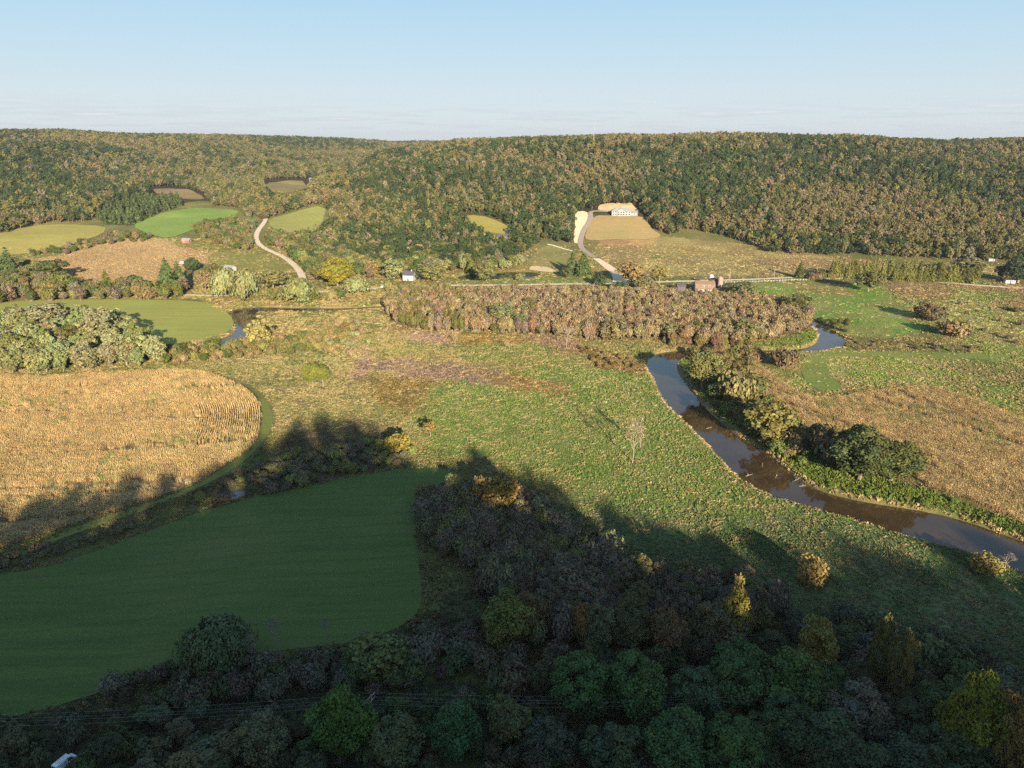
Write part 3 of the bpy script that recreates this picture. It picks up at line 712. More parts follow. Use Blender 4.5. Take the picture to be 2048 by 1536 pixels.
warm = np.clip(warm+.25*((fpx > 680) & (fpx < 1020) & (fpy < 335) & (np.hypot(fx, fy) < 1650))-.12*(np.hypot(fx, fy) > 1750), .02, .85)
green = np.clip(.5+2.8*(c2-.5)-1.6*(c1-.5)+.22*low, .04, .97)
W = np.stack([green*1.3, green*1.1, green*1.2, .8-.4*green+.2*warm, .75-.3*green, .34*warm, .95*warm, .8*warm, .10*warm, .22+0*warm, .10+0*warm], 1); W /= W.sum(1, keepdims=True)
k = (W.cumsum(1) > rng.random(nf)[:, None]).argmax(1)
kv = rng.choice([3, 4, 9, 10, 1], nf, p=[.34, .26, .1, .18, .12]); k = np.where(valley & (rng.random(nf) < .8), kv, k)
ft = pal[k]*np.where(np.isin(k, (0, 1, 2)), .78, .98)[:, None]*rng.uniform(.84, 1.18, (nf, 1))*rng.uniform(.95, 1.05, (nf, 3))
fh = rng.uniform(8, 17.5, nf)*(.82+.02*fs); fw = fs*np.clip(rng.lognormal(.02, .24, nf), .6, 1.75); fw = np.where(k <= 2, fw*1.08, fw)
order = np.argsort(np.where((fpx > 5) & (fpx < 2040), np.hypot(fx, fy), 9e9)); near_i = order[:300]; rest = order[300:]
def where_hill(px, py):
    if px < 700: return 'wooded left hillside'
    if px < 1180: return 'wooded spur above the farm'
    if px < 1420: return 'woods beside the white house lawn'
    return 'steep wooded hill beyond the road'
for i in near_i:
    tree('hillside_tree', 'broad' if k[i] != 9 else 'brush', fx[i], fy[i], fz[i]-.2, fh[i], min(fw[i], fh[i]*.95), ft[i],
         '%s autumn tree at the foot of the %s' % (tname(ft[i]), where_hill(fpx[i], fpy[i])), 'tree', 'trees along the foot of the hills')
def scat_trees(name, key, x, y, z, h, w, t, label, cat, kind='stuff', extra=None):
    S = SPEC[key]; n = len(x); ii = rng.integers(0, len(S), n); rr = np.array([v['r'] for v in S])[ii]
    sc = np.stack([w/(2*rr), w/(2*rr), h], 1); ro = np.zeros((n, 3)); ro[:, 2] = rng.uniform(0, 6.28, n)
    return tag(scatter(name, np.stack([x, y, z-.2], 1), sc, ro, t, ii, TPL(key)), label, cat, kind=kind)
_tpl = {}
def TPL(key):
    if key not in _tpl: _tpl[key] = template_coll(key+'_plants', [v['full'] for v in SPEC[key]])
    return _tpl[key]
scat_trees('forest', 'far', fx[rest], fy[rest], fz[rest], fh[rest], fw[rest], ft[rest], 'mixed autumn forest covering the far hills, green, olive and tan', 'forest')
# pine plantation: rows
px_, py_ = jitgrid(world(PINES), 8.6); pz_ = height(px_, py_)
o = np.argsort(-np.array(proj(px_, py_, pz_)[1]))[:280]
for i in o:
    tree('pine_tree', 'farcon', px_[i], py_[i], pz_[i]-.2, random.uniform(10, 13), random.uniform(7.5, 9.2), np.array((.075,.105,.038))*random.uniform(.8, 1.25),
         'dark green pine in the plantation above the green field', 'tree', 'pines of the hillside plantation')
# woods on the crest behind the viewpoint
n = 420; x = np.linspace(-460, 560, n)+rng.normal(0, 2, n); y = rng.uniform(-165, -128, n)
scat_trees('ridge_woods', 'far', x, y, height(x, y), rng.uniform(6, 13, n), rng.uniform(7, 11, n), pick([(1, OLV), (1, MDG)], n), 'woods along the crest of the near hill', 'woods')

# ------------------------------------------------------------------ the brown thicket in the river bend
x, y = jitgrid(smooth(world(THICKET), 1), 4.5); m = (polydist(x, y, W_RIVER) > 3); x, y = x[m], y[m]; z = height(x, y); n = len(x); px, py = proj(x, y, z)
t = pick([(4, (.215,.163,.092)), (3, (.24,.19,.105)), (.7, (.23,.145,.08)), (1.6, (.20,.17,.08)), (1.2, (.165,.12,.09))], n); lf = sstep(1000, 800, px)
m = rng.random(n) < .55*lf+.05; t[m] = pick([(1, OLV), (1, (.165,.14,.05))], m.sum())
hh = rng.uniform(6.5, 12, n); ww = rng.uniform(4.4, 7, n); o = np.argsort(np.hypot(x, y)); front, back = o[:300], o[300:]
for i in front:
    tree('thicket_tree', 'brush', x[i], y[i], z[i], hh[i], ww[i], t[i], '%s twiggy tree at the thicket edge %s' % (tname(t[i]), 'left of the bare white tree' if px[i] < 1130 else 'by the river bend'), 'tree', 'trees at the near edge of the brown thicket')
scat_trees('thicket', 'brush', x[back], y[back], z[back], hh[back], ww[back], t[back], 'dense brown thicket filling the bend of the river', 'thicket')

# ------------------------------------------------------------------ standing corn
def corn_template(g):
    V = []; Fc = []; var = []
    for s in range(9):
        bx = (s-4)*.24+g.normal(0, .04); by = g.normal(0, .07); h = g.uniform(1.9, 2.5); ln = g.normal(0, .1, 2)
        def quad(p, u, v, w):
            k = len(V); V.extend([p-u*w, p+u*w, p+v+u*w*.3, p+v-u*w*.3]); Fc.append((k, k+1, k+2, k+3)); var.append(hue(g, 1, .3)[0])
        b = np.array([bx, by, 0.])
        for a in (0, 1.57): quad(b, np.array([math.cos(a), math.sin(a), 0]), np.array([ln[0], ln[1], h]), .03)
        for j in range(6):
            a = g.uniform(0, 6.28); z = h*g.uniform(.25, .85); d = np.array([math.cos(a), math.sin(a), 0]); L = g.uniform(.35, .65)
            quad(b+np.array([ln[0]*z/h, ln[1]*z/h, z]), np.array([-d[1], d[0], 0]), d*L*.8+np.array([0, 0, g.uniform(-.35, .3)]), .09)
    return mesh('corn_row', V, Fc, FOL, var=np.array(var))
CT = template_coll('corn_plants', [corn_template(np.random.default_rng(70+i)) for i in range(6)])
def corn(name, P, ang, sp, label, head=None, hk=0, pal=((3, CORN), (1.2, (.42,.31,.145)), (.5, (.34,.28,.12))), hs=1.0):
    P = smooth(P, 1); A = np.array(P); c, s = math.cos(ang), math.sin(ang); ctr = A.mean(0)
    L = np.hypot(*(A.max(0)-A.min(0)))/2+5
    u, v = np.meshgrid(np.arange(-L, L, 2.0), np.arange(-L, L, sp)); u = (u+rng.uniform(-.4, .4, u.shape)).ravel(); v = v.ravel()+rng.normal(0, .05, u.size)
    x = ctr[0]+u*c-v*s; y = ctr[1]+u*s+v*c; a = np.full(x.size, ang); m = inpoly(x, y, P)
    if head is not None:
        H = np.array(head);         hx = []; hy = []; ha = []
        for k in range(hk):
            for i in range(len(H)-1):
                d = H[i+1]-H[i]; Ld = np.linalg.norm(d); t = d/Ld; nn = np.array([-t[1], t[0]]); nq = max(1, int(Ld/2))
                for q in range(nq):
                    p = H[i]+d*(q+.5)/nq+nn*(k+.5)*sp; hx.append(p[0]); hy.append(p[1]); ha.append(math.atan2(t[1], t[0]))
        hx, hy, ha = map(np.array, (hx, hy, ha)); mm = inpoly(hx, hy, P); occ = np.zeros((600, 600), bool); oi = lambda q, r: (np.clip(((q-A[:, 0].min())/2).astype(int)+5, 0, 599), np.clip(((r-A[:, 1].min())/2).astype(int)+5, 0, 599)); occ[oi(hx[mm], hy[mm])] = True; m &= ~occ[oi(x, y)]; x, y, a = x[m], y[m], a[m]; x = np.concatenate([x, hx[mm]]); y = np.concatenate([y, hy[mm]]); a = np.concatenate([a, ha[mm]])
    else: x, y, a = x[m], y[m], a[m]
    z = height(x, y); m = seen(x, y, z, 330); x, y, z, a = x[m], y[m], z[m], a[m]
    gap = fbm(x*c+y*s, (-x*s+y*c)*14, 90, 81, 3); m = (gap < .645) | (rng.random(len(x)) < .3); x, y, z, a = x[m], y[m], z[m], a[m]; n = len(x)
    ro = np.zeros((n, 3)); ro[:, 2] = a+np.where(rng.random(n) < .5, math.pi, 0)+rng.normal(0, .05, n); sc = np.ones((n, 3)); sc[:, 2] = rng.uniform(.85, 1.12, n)*hs*(.85+.3*fbm(x, y, 15, 84)); sc[:, :2] = 1.05
    t = pick(pal, n)*(0.8+.4*fbm(x, y, 18, 88))[:, None]*rng.uniform(.82, 1.18, (n, 1))
    w = fbm(x, y, 25, 93) > .67; t[w & (rng.random(n) < .3)] *= np.array((.5, .75, .55))
    tag(scatter(name, np.stack([x, y, z], 1), sc, ro, t, rng.integers(0, 6, n), CT), label, 'corn', kind='stuff')
cl = world(CORN_L); hd = smooth(world([(515,884),(523,850),(521,814),(507,792),(478,772),(452,759)]), 2, False)
drape('corn_soil', smooth(cl, 1), m_plain('corn_litter', (.23,.155,.075), .95, .35, .9, .2), 'dry litter and soil under the left corn', 'field', 5.0, .1, 0)
corn('corn', cl, R(7), .95, 'ripe tan standing corn left of the grass track', hd, 28)
cr = world(CORN_R)
drape('corn_soil', smooth(cr, 1), m_plain('corn_litter_right', (.17,.12,.06), .95, .35, .9, .2), 'dry litter and soil under the corn beyond the river', 'field', 5.0, .1, 0)
corn('corn', cr, R(118), 1.15, 'reddish brown standing corn on the far side of the river', None, 0, ((2, (.46,.345,.165)), (1.4, (.40,.29,.135)), (.7, (.33,.26,.11)), (.5, (.23,.16,.075))), .95)

# ------------------------------------------------------------------ tussocky meadow
def tuft(g, nb, rad, hgt):
    c = np.stack([g.normal(0, rad*.45, nb), g.normal(0, rad*.45, nb), np.zeros(nb)], 1); V = []; Fc = []
    for p in c:
        a = g.uniform(0, 6.28); d = np.array([math.cos(a), math.sin(a), 0]); w = g.uniform(.09, .2); h = hgt*g.uniform(.5, 1.1); ln = g.normal(0, .35, 2)*h; k = len(V)
        V += [p-d*w, p+d*w, p+d*w*.5+np.array([ln[0], ln[1], h]), p-d*w*.6+np.array([ln[0]*1.1, ln[1], h*.9])]; Fc.append((k, k+1, k+2, k+3))
    return mesh('tuft', V, Fc, FOL, var=hue(g, nb, .3))
TT = template_coll('grass_tufts', [tuft(np.random.default_rng(90+i), 22, .8, .75) for i in range(6)])
NOTUFT = [CROP, HAY, CORN_L, CORN_R, [(-60,596),(400,598),(470,640),(462,664),(340,692),(0,630),(-60,640)]]
TRACKS = [[(1600,704),(1850,701),(2025,710),(2017,722),(1850,718),(1662,714),(1650,730),(1692,780),(1640,788),(1598,752)], [(300,735),(470,755),(520,782),(545,812),(553,845),(533,882),(493,928),(410,975),(90,1082),(80,1097),(400,968),(520,880)]]
PAST = [(1480,562),(1780,572),(1790,600),(1850,660),(1740,690),(1650,650),(1560,605)]
gxs = []; gys = []; gs = []
for y0, y1, s in ((120, 330, 1.1), (330, 470, 1.45), (470, 640, 2.2), (640, 860, 3.8)):
    w = y1*.98+25; x, y = jitgrid([(-w, y0), (w, y0), (w, y1), (-w, y1)], s); gxs.append(x); gys.append(y); gs.append(np.full(len(x), s))
x = np.concatenate(gxs); y = np.concatenate(gys); s = np.concatenate(gs); z = height(x, y); px, py = proj(x, y, z)
m = seen(x, y, z, 340) & (z < 22) & ~inpoly(px, py, FOREST)
m &= ~(inpoly(px, py, TRACKS[0]) & (rng.random(len(x)) < .8))
for P in NOTUFT+TRACKS[1:]: m &= ~inpoly(px, py, P)
for P, _, _ in WATERS: m &= (polydist(x, y, P) > 1.0) & ~inpoly(x, y, P)
m &= ~(inpoly(px, py, PAST) & (rng.random(len(x)) < .6)) & (rng.random(len(x)) < .05+1.65*fbm(x, y, 7, 97))
x, y, z, s, px, py = (q[m] for q in (x, y, z, s, px, py)); n = len(x)
bank = np.full(n, 99.)
for P, _, _ in WATERS[:2]: bank = np.minimum(bank, polydist(x, y, P))
t = cover(x+rng.normal(0, 4.5, n), y+rng.normal(0, 5.5, n), z)*rng.uniform(.9, 1.45, (n, 1)); q = fbm(x, y*1.7, 3.2, 99, 4) > .60
t[q] = t[q]*.45+np.array((.30,.23,.12))*.5
right_bank = inpoly(px, py, [(1352,712),(1380,772),(1464,862),(1567,932),(1640,978),(1760,1005),(1900,1030),(2110,1100),(2110,1066),(1960,1022),(1850,980),(1700,940),(1600,890),(1480,760),(1420,705)]) | inpoly(px, py, [(1480,700),(1600,697),(1640,680),(1632,655),(1600,668),(1500,690)])
t[right_bank] = pick([(2, (.11,.17,.03)), (1, (.15,.17,.04))], right_bank.sum())
rim = polydist(x, y, world(HAY)) < 2.2; t[rim] = pick([(1, (.24,.20,.10)), (1, (.16,.16,.07))], rim.sum())
edge = bank < 2.6; t[edge] = pick([(1, (.36,.28,.15)), (1, (.28,.23,.10))], edge.sum())
hgt = rng.uniform(.4, 1.0, n)*(.35+1.1*fbm(x, y, 14, 101)); hgt = np.where(right_bank, hgt*1.7, hgt); hgt = np.where(rim, hgt*1.3, hgt); hgt = np.where(inpoly(px, py, PAST), hgt*.5, hgt)
sx = np.minimum(s/1.5, 1.7)*rng.uniform(.7, 1.3, n); ro = np.zeros((n, 3)); ro[:, 2] = np.where(q, rng.normal(.25, .35, n), rng.uniform(0, 6.28, n)); ro[:, 0] = np.where(q, .5, 0)+rng.normal(0, .2, n)
tag(scatter('meadow_grass', np.stack([x, y, carve(x, y, z)-.05], 1), np.stack([sx*np.where(q, 1.7, 1.0), sx*np.where(q, .8, 1.0), hgt], 1), ro, t, rng.integers(0, 6, n), TT), 'rough tussocky meadow grass over the valley floor', 'grass', kind='stuff')
cw = world(CROP); x, y = jitgrid(smooth(cw, 1), 2.6); z = height(x, y); n = len(x); ro = np.zeros((n, 3)); ro[:, 2] = rng.uniform(0, 6.28, n)
t = pick([(3, (.27,.195,.10)), (1, (.22,.165,.08)), (1, (.30,.23,.13))], n)*(.75+.5*fbm(x, y, 40, 120, 4))[:, None]
tag(scatter('crop', np.stack([x, y, z+.1], 1), np.stack([np.full(n, 1.6), np.full(n, 1.6), rng.uniform(.7, 1.1, n)], 1), ro, t, rng.integers(0, 6, n), TT), 'ripe brown bean crop on the gentle rise left of the red shed', 'crop', kind='stuff')
print('counts: forest', nf, 'grass', n)
# ------------------------------------------------------------------ trees and shrubs one can tell apart
def scale_at(px, py, h=0):
    p = at(px, py, h); return p, math.sqrt(p[0]**2+p[1]**2+(CH-p[2]-h)**2)/FOC
def by_top(name, key, px, py, wpx, h, tint, label, cat='tree', group=None, parts=True, asp=1.0):
    """crown top seen at (px,py), crown width in pixels, height in metres"""
    (x, y, z, _), s = scale_at(px, py+4, h)
    return tree(name, key, x, y, z-.15, h, wpx*s*asp, tint, label, cat, group, parts)
def by_base(name, key, px, py, wpx, hpx, tint, label, cat='tree', group=None, parts=True):
    """trunk foot seen at (px,py), size in pixels"""
    (x, y, z, _), s = scale_at(px, py)
    el = math.atan2(CH-z, math.hypot(x, y)); h = hpx*s/math.cos(el)*.93
    return tree(name, key, x, y, z-.15, h, wpx*s, tint, label, cat, group, parts)
_vx, _vy, _, _ = at(131, 1530)
EXCL = [(_vx, _vy, 4.2), (_vx, _vy-4, 2.5)]
def patch(poly, sp, items, name, key, label, cat, group, hr, wr, pal, parts=False, limit=300, keep=1.0, clear=1.5):
    x, y = jitgrid(world(poly), sp); m = rng.random(len(x)) < keep
    for P, _, _ in WATERS: m &= (polydist(x, y, P) > clear) & ~inpoly(x, y, P)
    for a_, b_, r_ in EXCL: m &= np.hypot(x-a_, y-b_) > r_
    x, y = x[m][:limit], y[m][:limit]; z = height(x, y); t = pick(pal, len(x))
    out = []
    for i in range(len(x)):
        kk = key if isinstance(key, str) else random.choice(key); h = random.uniform(*hr)
        out.append(tree(name, kk, x[i], y[i], z[i]-.15, h, h*random.uniform(*wr), t[i], label.replace('@', tname(t[i])), cat, group, parts))
    return out
F = 'broadfine'
NEARG = (.075, .135, .042)
# the tall trees of the shaded near slope, told apart by look and neighbour
for key, px, py, w, h, t, lab in [
 (F,1168,1302,112,17,NEARG,'big round green tree left of its twin at the head of the near slope'),
 (F,1272,1307,110,17,(0.078,0.135,0.040),'big round green tree right of its twin at the head of the near slope'),
 (F,1402,1338,92,13,(0.078,0.121,0.057),'mid sized blue green tree between the twin green trees and the wide green tree'),
 (F,1486,1286,112,17,(0.071,0.125,0.043),'wide green tree directly beside the yellow tipped one'),
 (F,1596,1296,118,17,(0.085,0.135,0.037),'wide green tree with a few yellow leaves at its top'),
 (F,1665,1325,66,14,(0.071,0.121,0.043),'narrow green tree tucked behind the grey brown dome'),
 ('mixfine',1716,1366,100,13,(0.135,0.128,0.085),'grey brown domed tree on the near slope'),
 (F,1355,1422,108,14,(0.074,0.135,0.048),'fresh green tree at the bottom edge below the blue green one'),
 (F,1474,1438,100,14,(0.085,0.142,0.043),'yellowish green tree at the bottom edge'),
 (F,1667,1424,112,12,(0.078,0.106,0.050),'dull green tree low on the slope in front of the grey brown dome'),
 (F,1575,1390,95,12,(0.071,0.106,0.045),'small dark green tree between the wide green trees and the bottom edge'),
 ('tall',1014,1184,86,17,(0.128,0.149,0.037),'tall narrow yellow green tree beside the shaded thicket'),
 ('mixfine',1060,1180,70,14,(0.150,0.105,0.050),'orange tinged brown tree right of the tall yellow green one'),
 ('brush',1126,1196,56,13,(0.130,0.110,0.085),'grey half bare tree in the middle of the shaded row'),
 ('mixfine',1169,1199,48,14,(.18,.115,.04),'small orange topped tree beside a pale green one'),
 ('mixfine',1204,1203,66,14,(0.130,0.145,0.070),'pale green tree right of the small orange topped one'),
 (F,1262,1198,70,15,(0.092,0.099,0.043),'olive tree with bare lower trunk in the shaded row'),
 ('mixfine',1342,1205,64,16,(.165,.11,.05),'reddish orange tree standing in the shaded row'),
 ('mixfine',1447,1194,98,15,(0.135,0.114,0.057),'dark brown round tree at the right end of the shaded row'),
 ('mixfine',1478,1182,54,17,(0.170,0.160,0.030),'yellow green crown catching light above the dark brown tree'),
 ('airy',1482,1149,36,19,(0.220,0.170,0.050),'thin pale gold treetop above the shaded row'),
 ('tall',1645,1222,66,22,(0.190,0.160,0.045),'tall tree with a sunlit golden top and shaded foot'),
 ('mixfine',1775,1224,36,21.5,(.14,.135,.035),'slim golden treetop, left one of the sunlit pair'),
 ('mixfine',1820,1250,40,22,(.16,.13,.04),'slim orange gold treetop, right one of the sunlit pair'),
 (F,1971,1338,92,24,(0.150,0.165,0.020),'bright yellow green tree lit by the sun near the right edge'),
 ('mixfine',1891,1348,66,14,(0.085,0.121,0.043),'small dark green tree left of the bright yellow green one'),
 ('mixfine',2043,1388,58,20,(0.220,0.150,0.045),'orange tan tree cut by the right edge'),
 (F,1922,1450,112,13,(0.068,0.092,0.043),'dark tree below the bright yellow green one'),
 ('mixfine',1850,1478,96,11,(0.071,0.092,0.050),'dark low tree at the bottom edge right of the dull green one'),
 (F,682,1376,112,16,(0.078,0.142,0.031),'tall green tree in front of the power line'),
 (F,907,1401,92,14,(0.064,0.128,0.050),'bluish green tree right of the utility pole at the bottom'),
 ('mixfine',1017,1386,76,13,(0.121,0.128,0.050),'olive tree beside the bluish green one at the bottom'),
 ('mixfine',785,1438,96,11,(.12,.135,.06),'greyish olive tree at the bottom left of the bluish green one'),
 ('willowfine',424,1234,124,13,(0.100,0.135,0.060),'pale green willow at the lower edge of the hay field'),
 ('shrub',757,1280,106,8,(0.121,0.142,0.045),'rounded olive tree at the corner of the hay field'),
 ('mixfine',516,1430,90,11,(0.142,0.142,0.071),'olive grey tree below the power line'),
 ('mixfine',403,1499,110,7,(0.121,0.114,0.057),'brownish bush at the bottom edge left of the olive grey tree'),
 ('mixfine',1100,1440,90,11,(0.085,0.092,0.057),'dull grey green tree at the bottom left of the fresh green one'),
 ('mixfine',1225,1450,96,12,(0.071,0.099,0.050),'dark green tree at the bottom edge below the twin green trees'),
 (F,1750,1490,100,10,(0.064,0.085,0.043),'low dark green tree at the bottom edge beside the dull green one'),
]:
    by_top('broadleaf_tree', key, px, py, w, h, t, lab)
by_top('gold_bush', 'shrub', 998, 948, 76, 12, (.24,.175,.045), 'golden orange bush lit above the shaded thicket', 'bush')
by_top('gold_bush', 'shrub', 960, 949, 34, 10.5, (.2,.15,.06), 'small tan bush left of the golden orange one', 'bush')
by_top('gold_bush', 'shrub', 1628, 1112, 52, 8.5, (.2,.15,.05), 'lone orange tan bush in the shaded meadow', 'bush')
by_top('gold_bush', 'shrub', 1976, 1102, 50, 6.0, (.2,.17,.05), 'yellow green bush on the river bank at the right edge', 'bush')
for px, py, w, h, lab in [(499,1252,40,11,'bare white trunked tree, first from the left along the hay field'),(551,1232,44,12,'bare grey tree with wide fork at the hay field edge'),
                          (653,1232,30,10,'thin bare tree in the middle of the hay field edge'),(730,1248,40,8,'small bare tree at the corner of the hay field'),
                          (850,1266,56,11,'pale bare tree among the dark hedgerow shrubs'),(929,1372,40,9,'bare spreading tree beside the power line'),(2020,1098,36,6,'bare pinkish shrub at the water on the right edge')]:
    by_top('bare_tree', 'bare', px, py, w, h, (.2,.17,.14), lab)
# lone trees in the meadow
for nm, key, px, py, w, hp, t, lab in [
 ('meadow_tree','standard',626,776,38,50,(.14,.15,.03),'round yellow green tree alone in the tan meadow, left of a pair'),
 ('meadow_tree','standard',646,774,34,44,(.12,.14,.03),'round yellow green tree alone in the tan meadow, right of a pair'),
 ('meadow_tree','shrub',798,908,50,40,(.19,.16,.035),'yellowish bushy tree at the edge of the long shadow'),
 ('meadow_tree','airy',861,874,30,34,(.22,.17,.05),'thin tan sapling right of the yellowish bushy tree'),
 ('meadow_tree','broad',1736,583,46,46,(.085,.09,.035),'round dark olive tree beside the far road'),
 ('meadow_tree','shrub',1855,640,50,32,(.11,.085,.05),'dark reddish round bush in the far right pasture'),
 ('meadow_tree','dryshrub',1903,672,50,30,(.19,.14,.065),'tan bushy tree right of the dark round bush'),
 ('meadow_tree','conifer',1599,556,22,32,(.085,.10,.03),'single conical evergreen at the roadside'),
 ('meadow_tree','standard',1404,780,72,80,(.13,.135,.045),'tall full tree with bare trunk on the far river bank'),
 ('meadow_tree','cotton',1540,890,92,92,(.15,.14,.045),'wide yellow green tree leaning over the river'),
 ('meadow_tree','dryshrub',1660,925,86,72,(.15,.125,.055),'grey brown bushy tree left of the big dark green tree'),
 ('meadow_tree','broadfine',1718,960,100,104,(.062,.08,.028),'big dark green tree in the corn corner by the river'),
 ('meadow_tree','broadfine',1780,962,96,82,(.075,.09,.03),'dark olive tree right of the big dark green one'),
 ('meadow_tree','dryshrub',1470,808,66,66,(.16,.145,.06),'loose silvery brown tree between the two river trees'),
 ('meadow_tree','shrub',1440,798,46,34,(.11,.13,.04),'low green bush at the foot of the tall full tree'),
 ('meadow_tree','cotton',1003,652,50,50,(.15,.16,.07),'pale silvery green tree standing out of the brown thicket'),
 ('meadow_tree','airy',925,656,26,40,(.17,.165,.075),'thin pale tree at the front of the brown thicket'),
 ('meadow_tree','shrub',1045,660,36,36,(.10,.12,.05),'grey green round tree right of the pale silvery one'),
 ('meadow_tree','shrub',1230,678,46,42,(.15,.135,.06),'rounded olive brown bush at the thicket front'),
 ('meadow_tree','cotton',1340,678,32,34,(.17,.165,.075),'pale green tree where the river enters the thicket'),
 ('meadow_tree','cotton',1366,680,34,34,(.165,.16,.07),'pale green tree right of its neighbour above the river bend'),
 ('meadow_tree','cotton',1492,680,50,46,(.13,.14,.055),'grey green tree at the inner side of the river bend'),
 ('meadow_tree','cotton',1590,628,54,42,(.11,.115,.045),'dark silvery tree at the right end of the thicket'),
 ('meadow_tree','cotton',519,692,46,52,(.25,.22,.075),'pale gold spreading tree at the upper river bend'),
 ('meadow_tree','dryshrub',1565,735,52,40,(.12,.09,.05),'dark brown bush at the tip of the far corn'),
 ('meadow_tree','dryshrub',1446,772,44,44,(.16,.145,.055),'olive twiggy bush right of the tall full tree'),
 ('meadow_tree','cotton',1506,800,50,56,(.13,.135,.045),'olive tree at the top of the shaded bank'),
 ('meadow_tree','mixfine',1512,846,48,48,(.10,.12,.035),'green tree leaning from the shaded bank beside the wide yellow green one'),
 ('meadow_tree','dryshrub',1590,905,50,44,(.17,.14,.06),'brown twiggy bush right of the wide yellow green tree'),
 ('meadow_tree','shrub',1560,905,46,30,(.11,.14,.04),'low green bush under the wide yellow green tree'),
 ('meadow_tree','cotton',1632,900,44,52,(.13,.12,.05),'olive tree behind the grey brown bushy tree'),
]:
    by_base(nm, key, px, py, w, hp, t, lab)
for px, py, w, hp, lab in [(1264,926,50,94,'tall dead white tree in the green meadow'),(1280,895,40,70,'dead pale tree behind the tall dead white one'),(1132,698,34,60,'bare white tree at the front of the thicket'),
                           (911,690,16,26,'small bare sapling below the thicket, left'),(1019,700,20,22,'small forked bare shrub below the thicket'),(862,668,22,34,'bare forked tree at the thicket front'),
                           (1330,690,14,20,'thin bare tree above the river bend'),(1945,665,24,28,'thin bare tree in the far right meadow')]:
    by_base('dead_tree', 'bare', px, py, w, hp, (.25,.2,.13), lab)
# farmyard trees along the road
for key, px, py, w, hp, t, lab in [
 ('pine',338,585,44,66,(.07,.105,.035),'big dark evergreen by the crop field, left of two'),('pine',360,578,36,52,(.085,.115,.035),'lighter evergreen close beside the big dark one'),
 ('broadfine',384,545,26,30,(.055,.085,.03),'round dark tree beside the small pink roof'),('willow',452,592,52,60,SILV,'big silvery willow left of the darker gap by the road'),
 ('willow',495,598,62,62,(.17,.175,.075),'big silvery willow right of the darker gap by the road'),('willow',600,604,68,52,(.155,.17,.065),'wide rounded willow below the gravel road'),
 ('broadfine',676,574,62,60,(.19,.18,.03),'broad yellow green tree near the farm lane'),('willow',712,588,54,38,SILV,'low silvery willow right of the broad yellow tree'),
 ('broad',412,582,30,40,(.2,.15,.075),'tan thinning tree with pale trunk by the road'),('broad',546,580,52,42,(.15,.145,.055),'olive willow between the two big willows'),
 ('broad',105,565,48,48,(.065,.08,.028),'big dark green tree at the left edge of the crop field'),('conifer',215,580,24,38,(.15,.15,.03),'yellow green pointed tree before the crop field'),
 ('broad',270,582,34,30,(.06,.09,.035),'round dark green tree below the crop field'),('pine',22,560,38,56,(.07,.10,.035),'dark evergreen at the far left hedge'),
 ('cotton',788,556,48,38,SILV,'silvery round tree left of the white farmhouse'),('cotton',868,562,58,42,(.16,.165,.06),'large silvery tree right of the white farmhouse'),
 ('broad',838,560,22,28,(.08,.10,.05),'dark grey green tree touching the white farmhouse'),('conifer',942,545,22,32,(.14,.16,.035),'pointed yellow green tree beside the pond'),
 ('cotton',972,562,42,44,(.145,.15,.055),'silvery tree in front of the pond'),('pine',1166,552,34,50,(.075,.11,.035),'tall evergreen at the drive, right of its neighbour'),
 ('pine',1144,548,32,46,(.07,.10,.035),'tall evergreen at the pond lawn, left of its neighbour'),('broad',1134,556,22,26,(.07,.09,.035),'small dark tree at the pond end'),
 ('cotton',1040,562,18,16,SILV,'small silvery tree at the near pond shore'),('broad',1262,570,48,50,(.2,.145,.06),'tan orange tree where the drive meets the road'),
 ('airy',1318,568,36,38,(.18,.165,.05),'thin yellow tree left of the barn'),('shrub',1290,578,40,24,(.16,.155,.07),'silvery bush left of the barn'),
 ('shrub',1240,582,34,20,(.045,.075,.03),'dark green bush below the wide drive'),('shrub',1198,570,30,24,(.05,.07,.035),'dark bush at the roadside below the evergreens'),
 ('shrub',1480,590,58,26,(.10,.12,.055),'low grey green bush right of the silos'),('cotton',2035,565,46,42,(.05,.065,.035),'dark tree behind the white trailer home'),
 ('broad',2005,560,26,30,(.055,.07,.04),'dark small tree left of the white trailer home'),('cotton',1935,545,46,30,(.17,.165,.085),'silvery tree behind the right end of the windbreak'),
]:
    by_base('farm_tree', key, px, py, w, hp, t, lab)
# silvery grove beyond the corn
x, y = jitgrid(smooth(world(GROVE), 1), 8.6); z = height(x, y); t = pick([(4, SILV), (2, (.155,.175,.065)), (1, (.20,.19,.10)), (.5, OLV)], len(x))
for i in np.argsort(y):
    h = random.uniform(8.5, 16.5); px, py = proj(x[i], y[i], 0)
    tree('poplar_tree', 'cotton', x[i], y[i], z[i]-.2, h, h*random.uniform(.62, .8), t[i], '%s poplar in the grove beyond the left corn, %s' % (tname(t[i]), 'front row at the corn' if py > 722 else ('back row at the meadow' if py < 660 else 'mid grove')), 'tree', 'silvery poplars of the left grove', True)
for px, py, w, hp, lab in [(203,690,56,68,'largest tan silvery poplar at the right back of the grove'),(100,665,60,56,'tall silvery poplar at the back of the grove'),(45,665,50,48,'silvery poplar at the left back of the grove')]:
    by_base('poplar_tree', 'cotton', px, py, w, hp, (.19,.18,.095), lab)
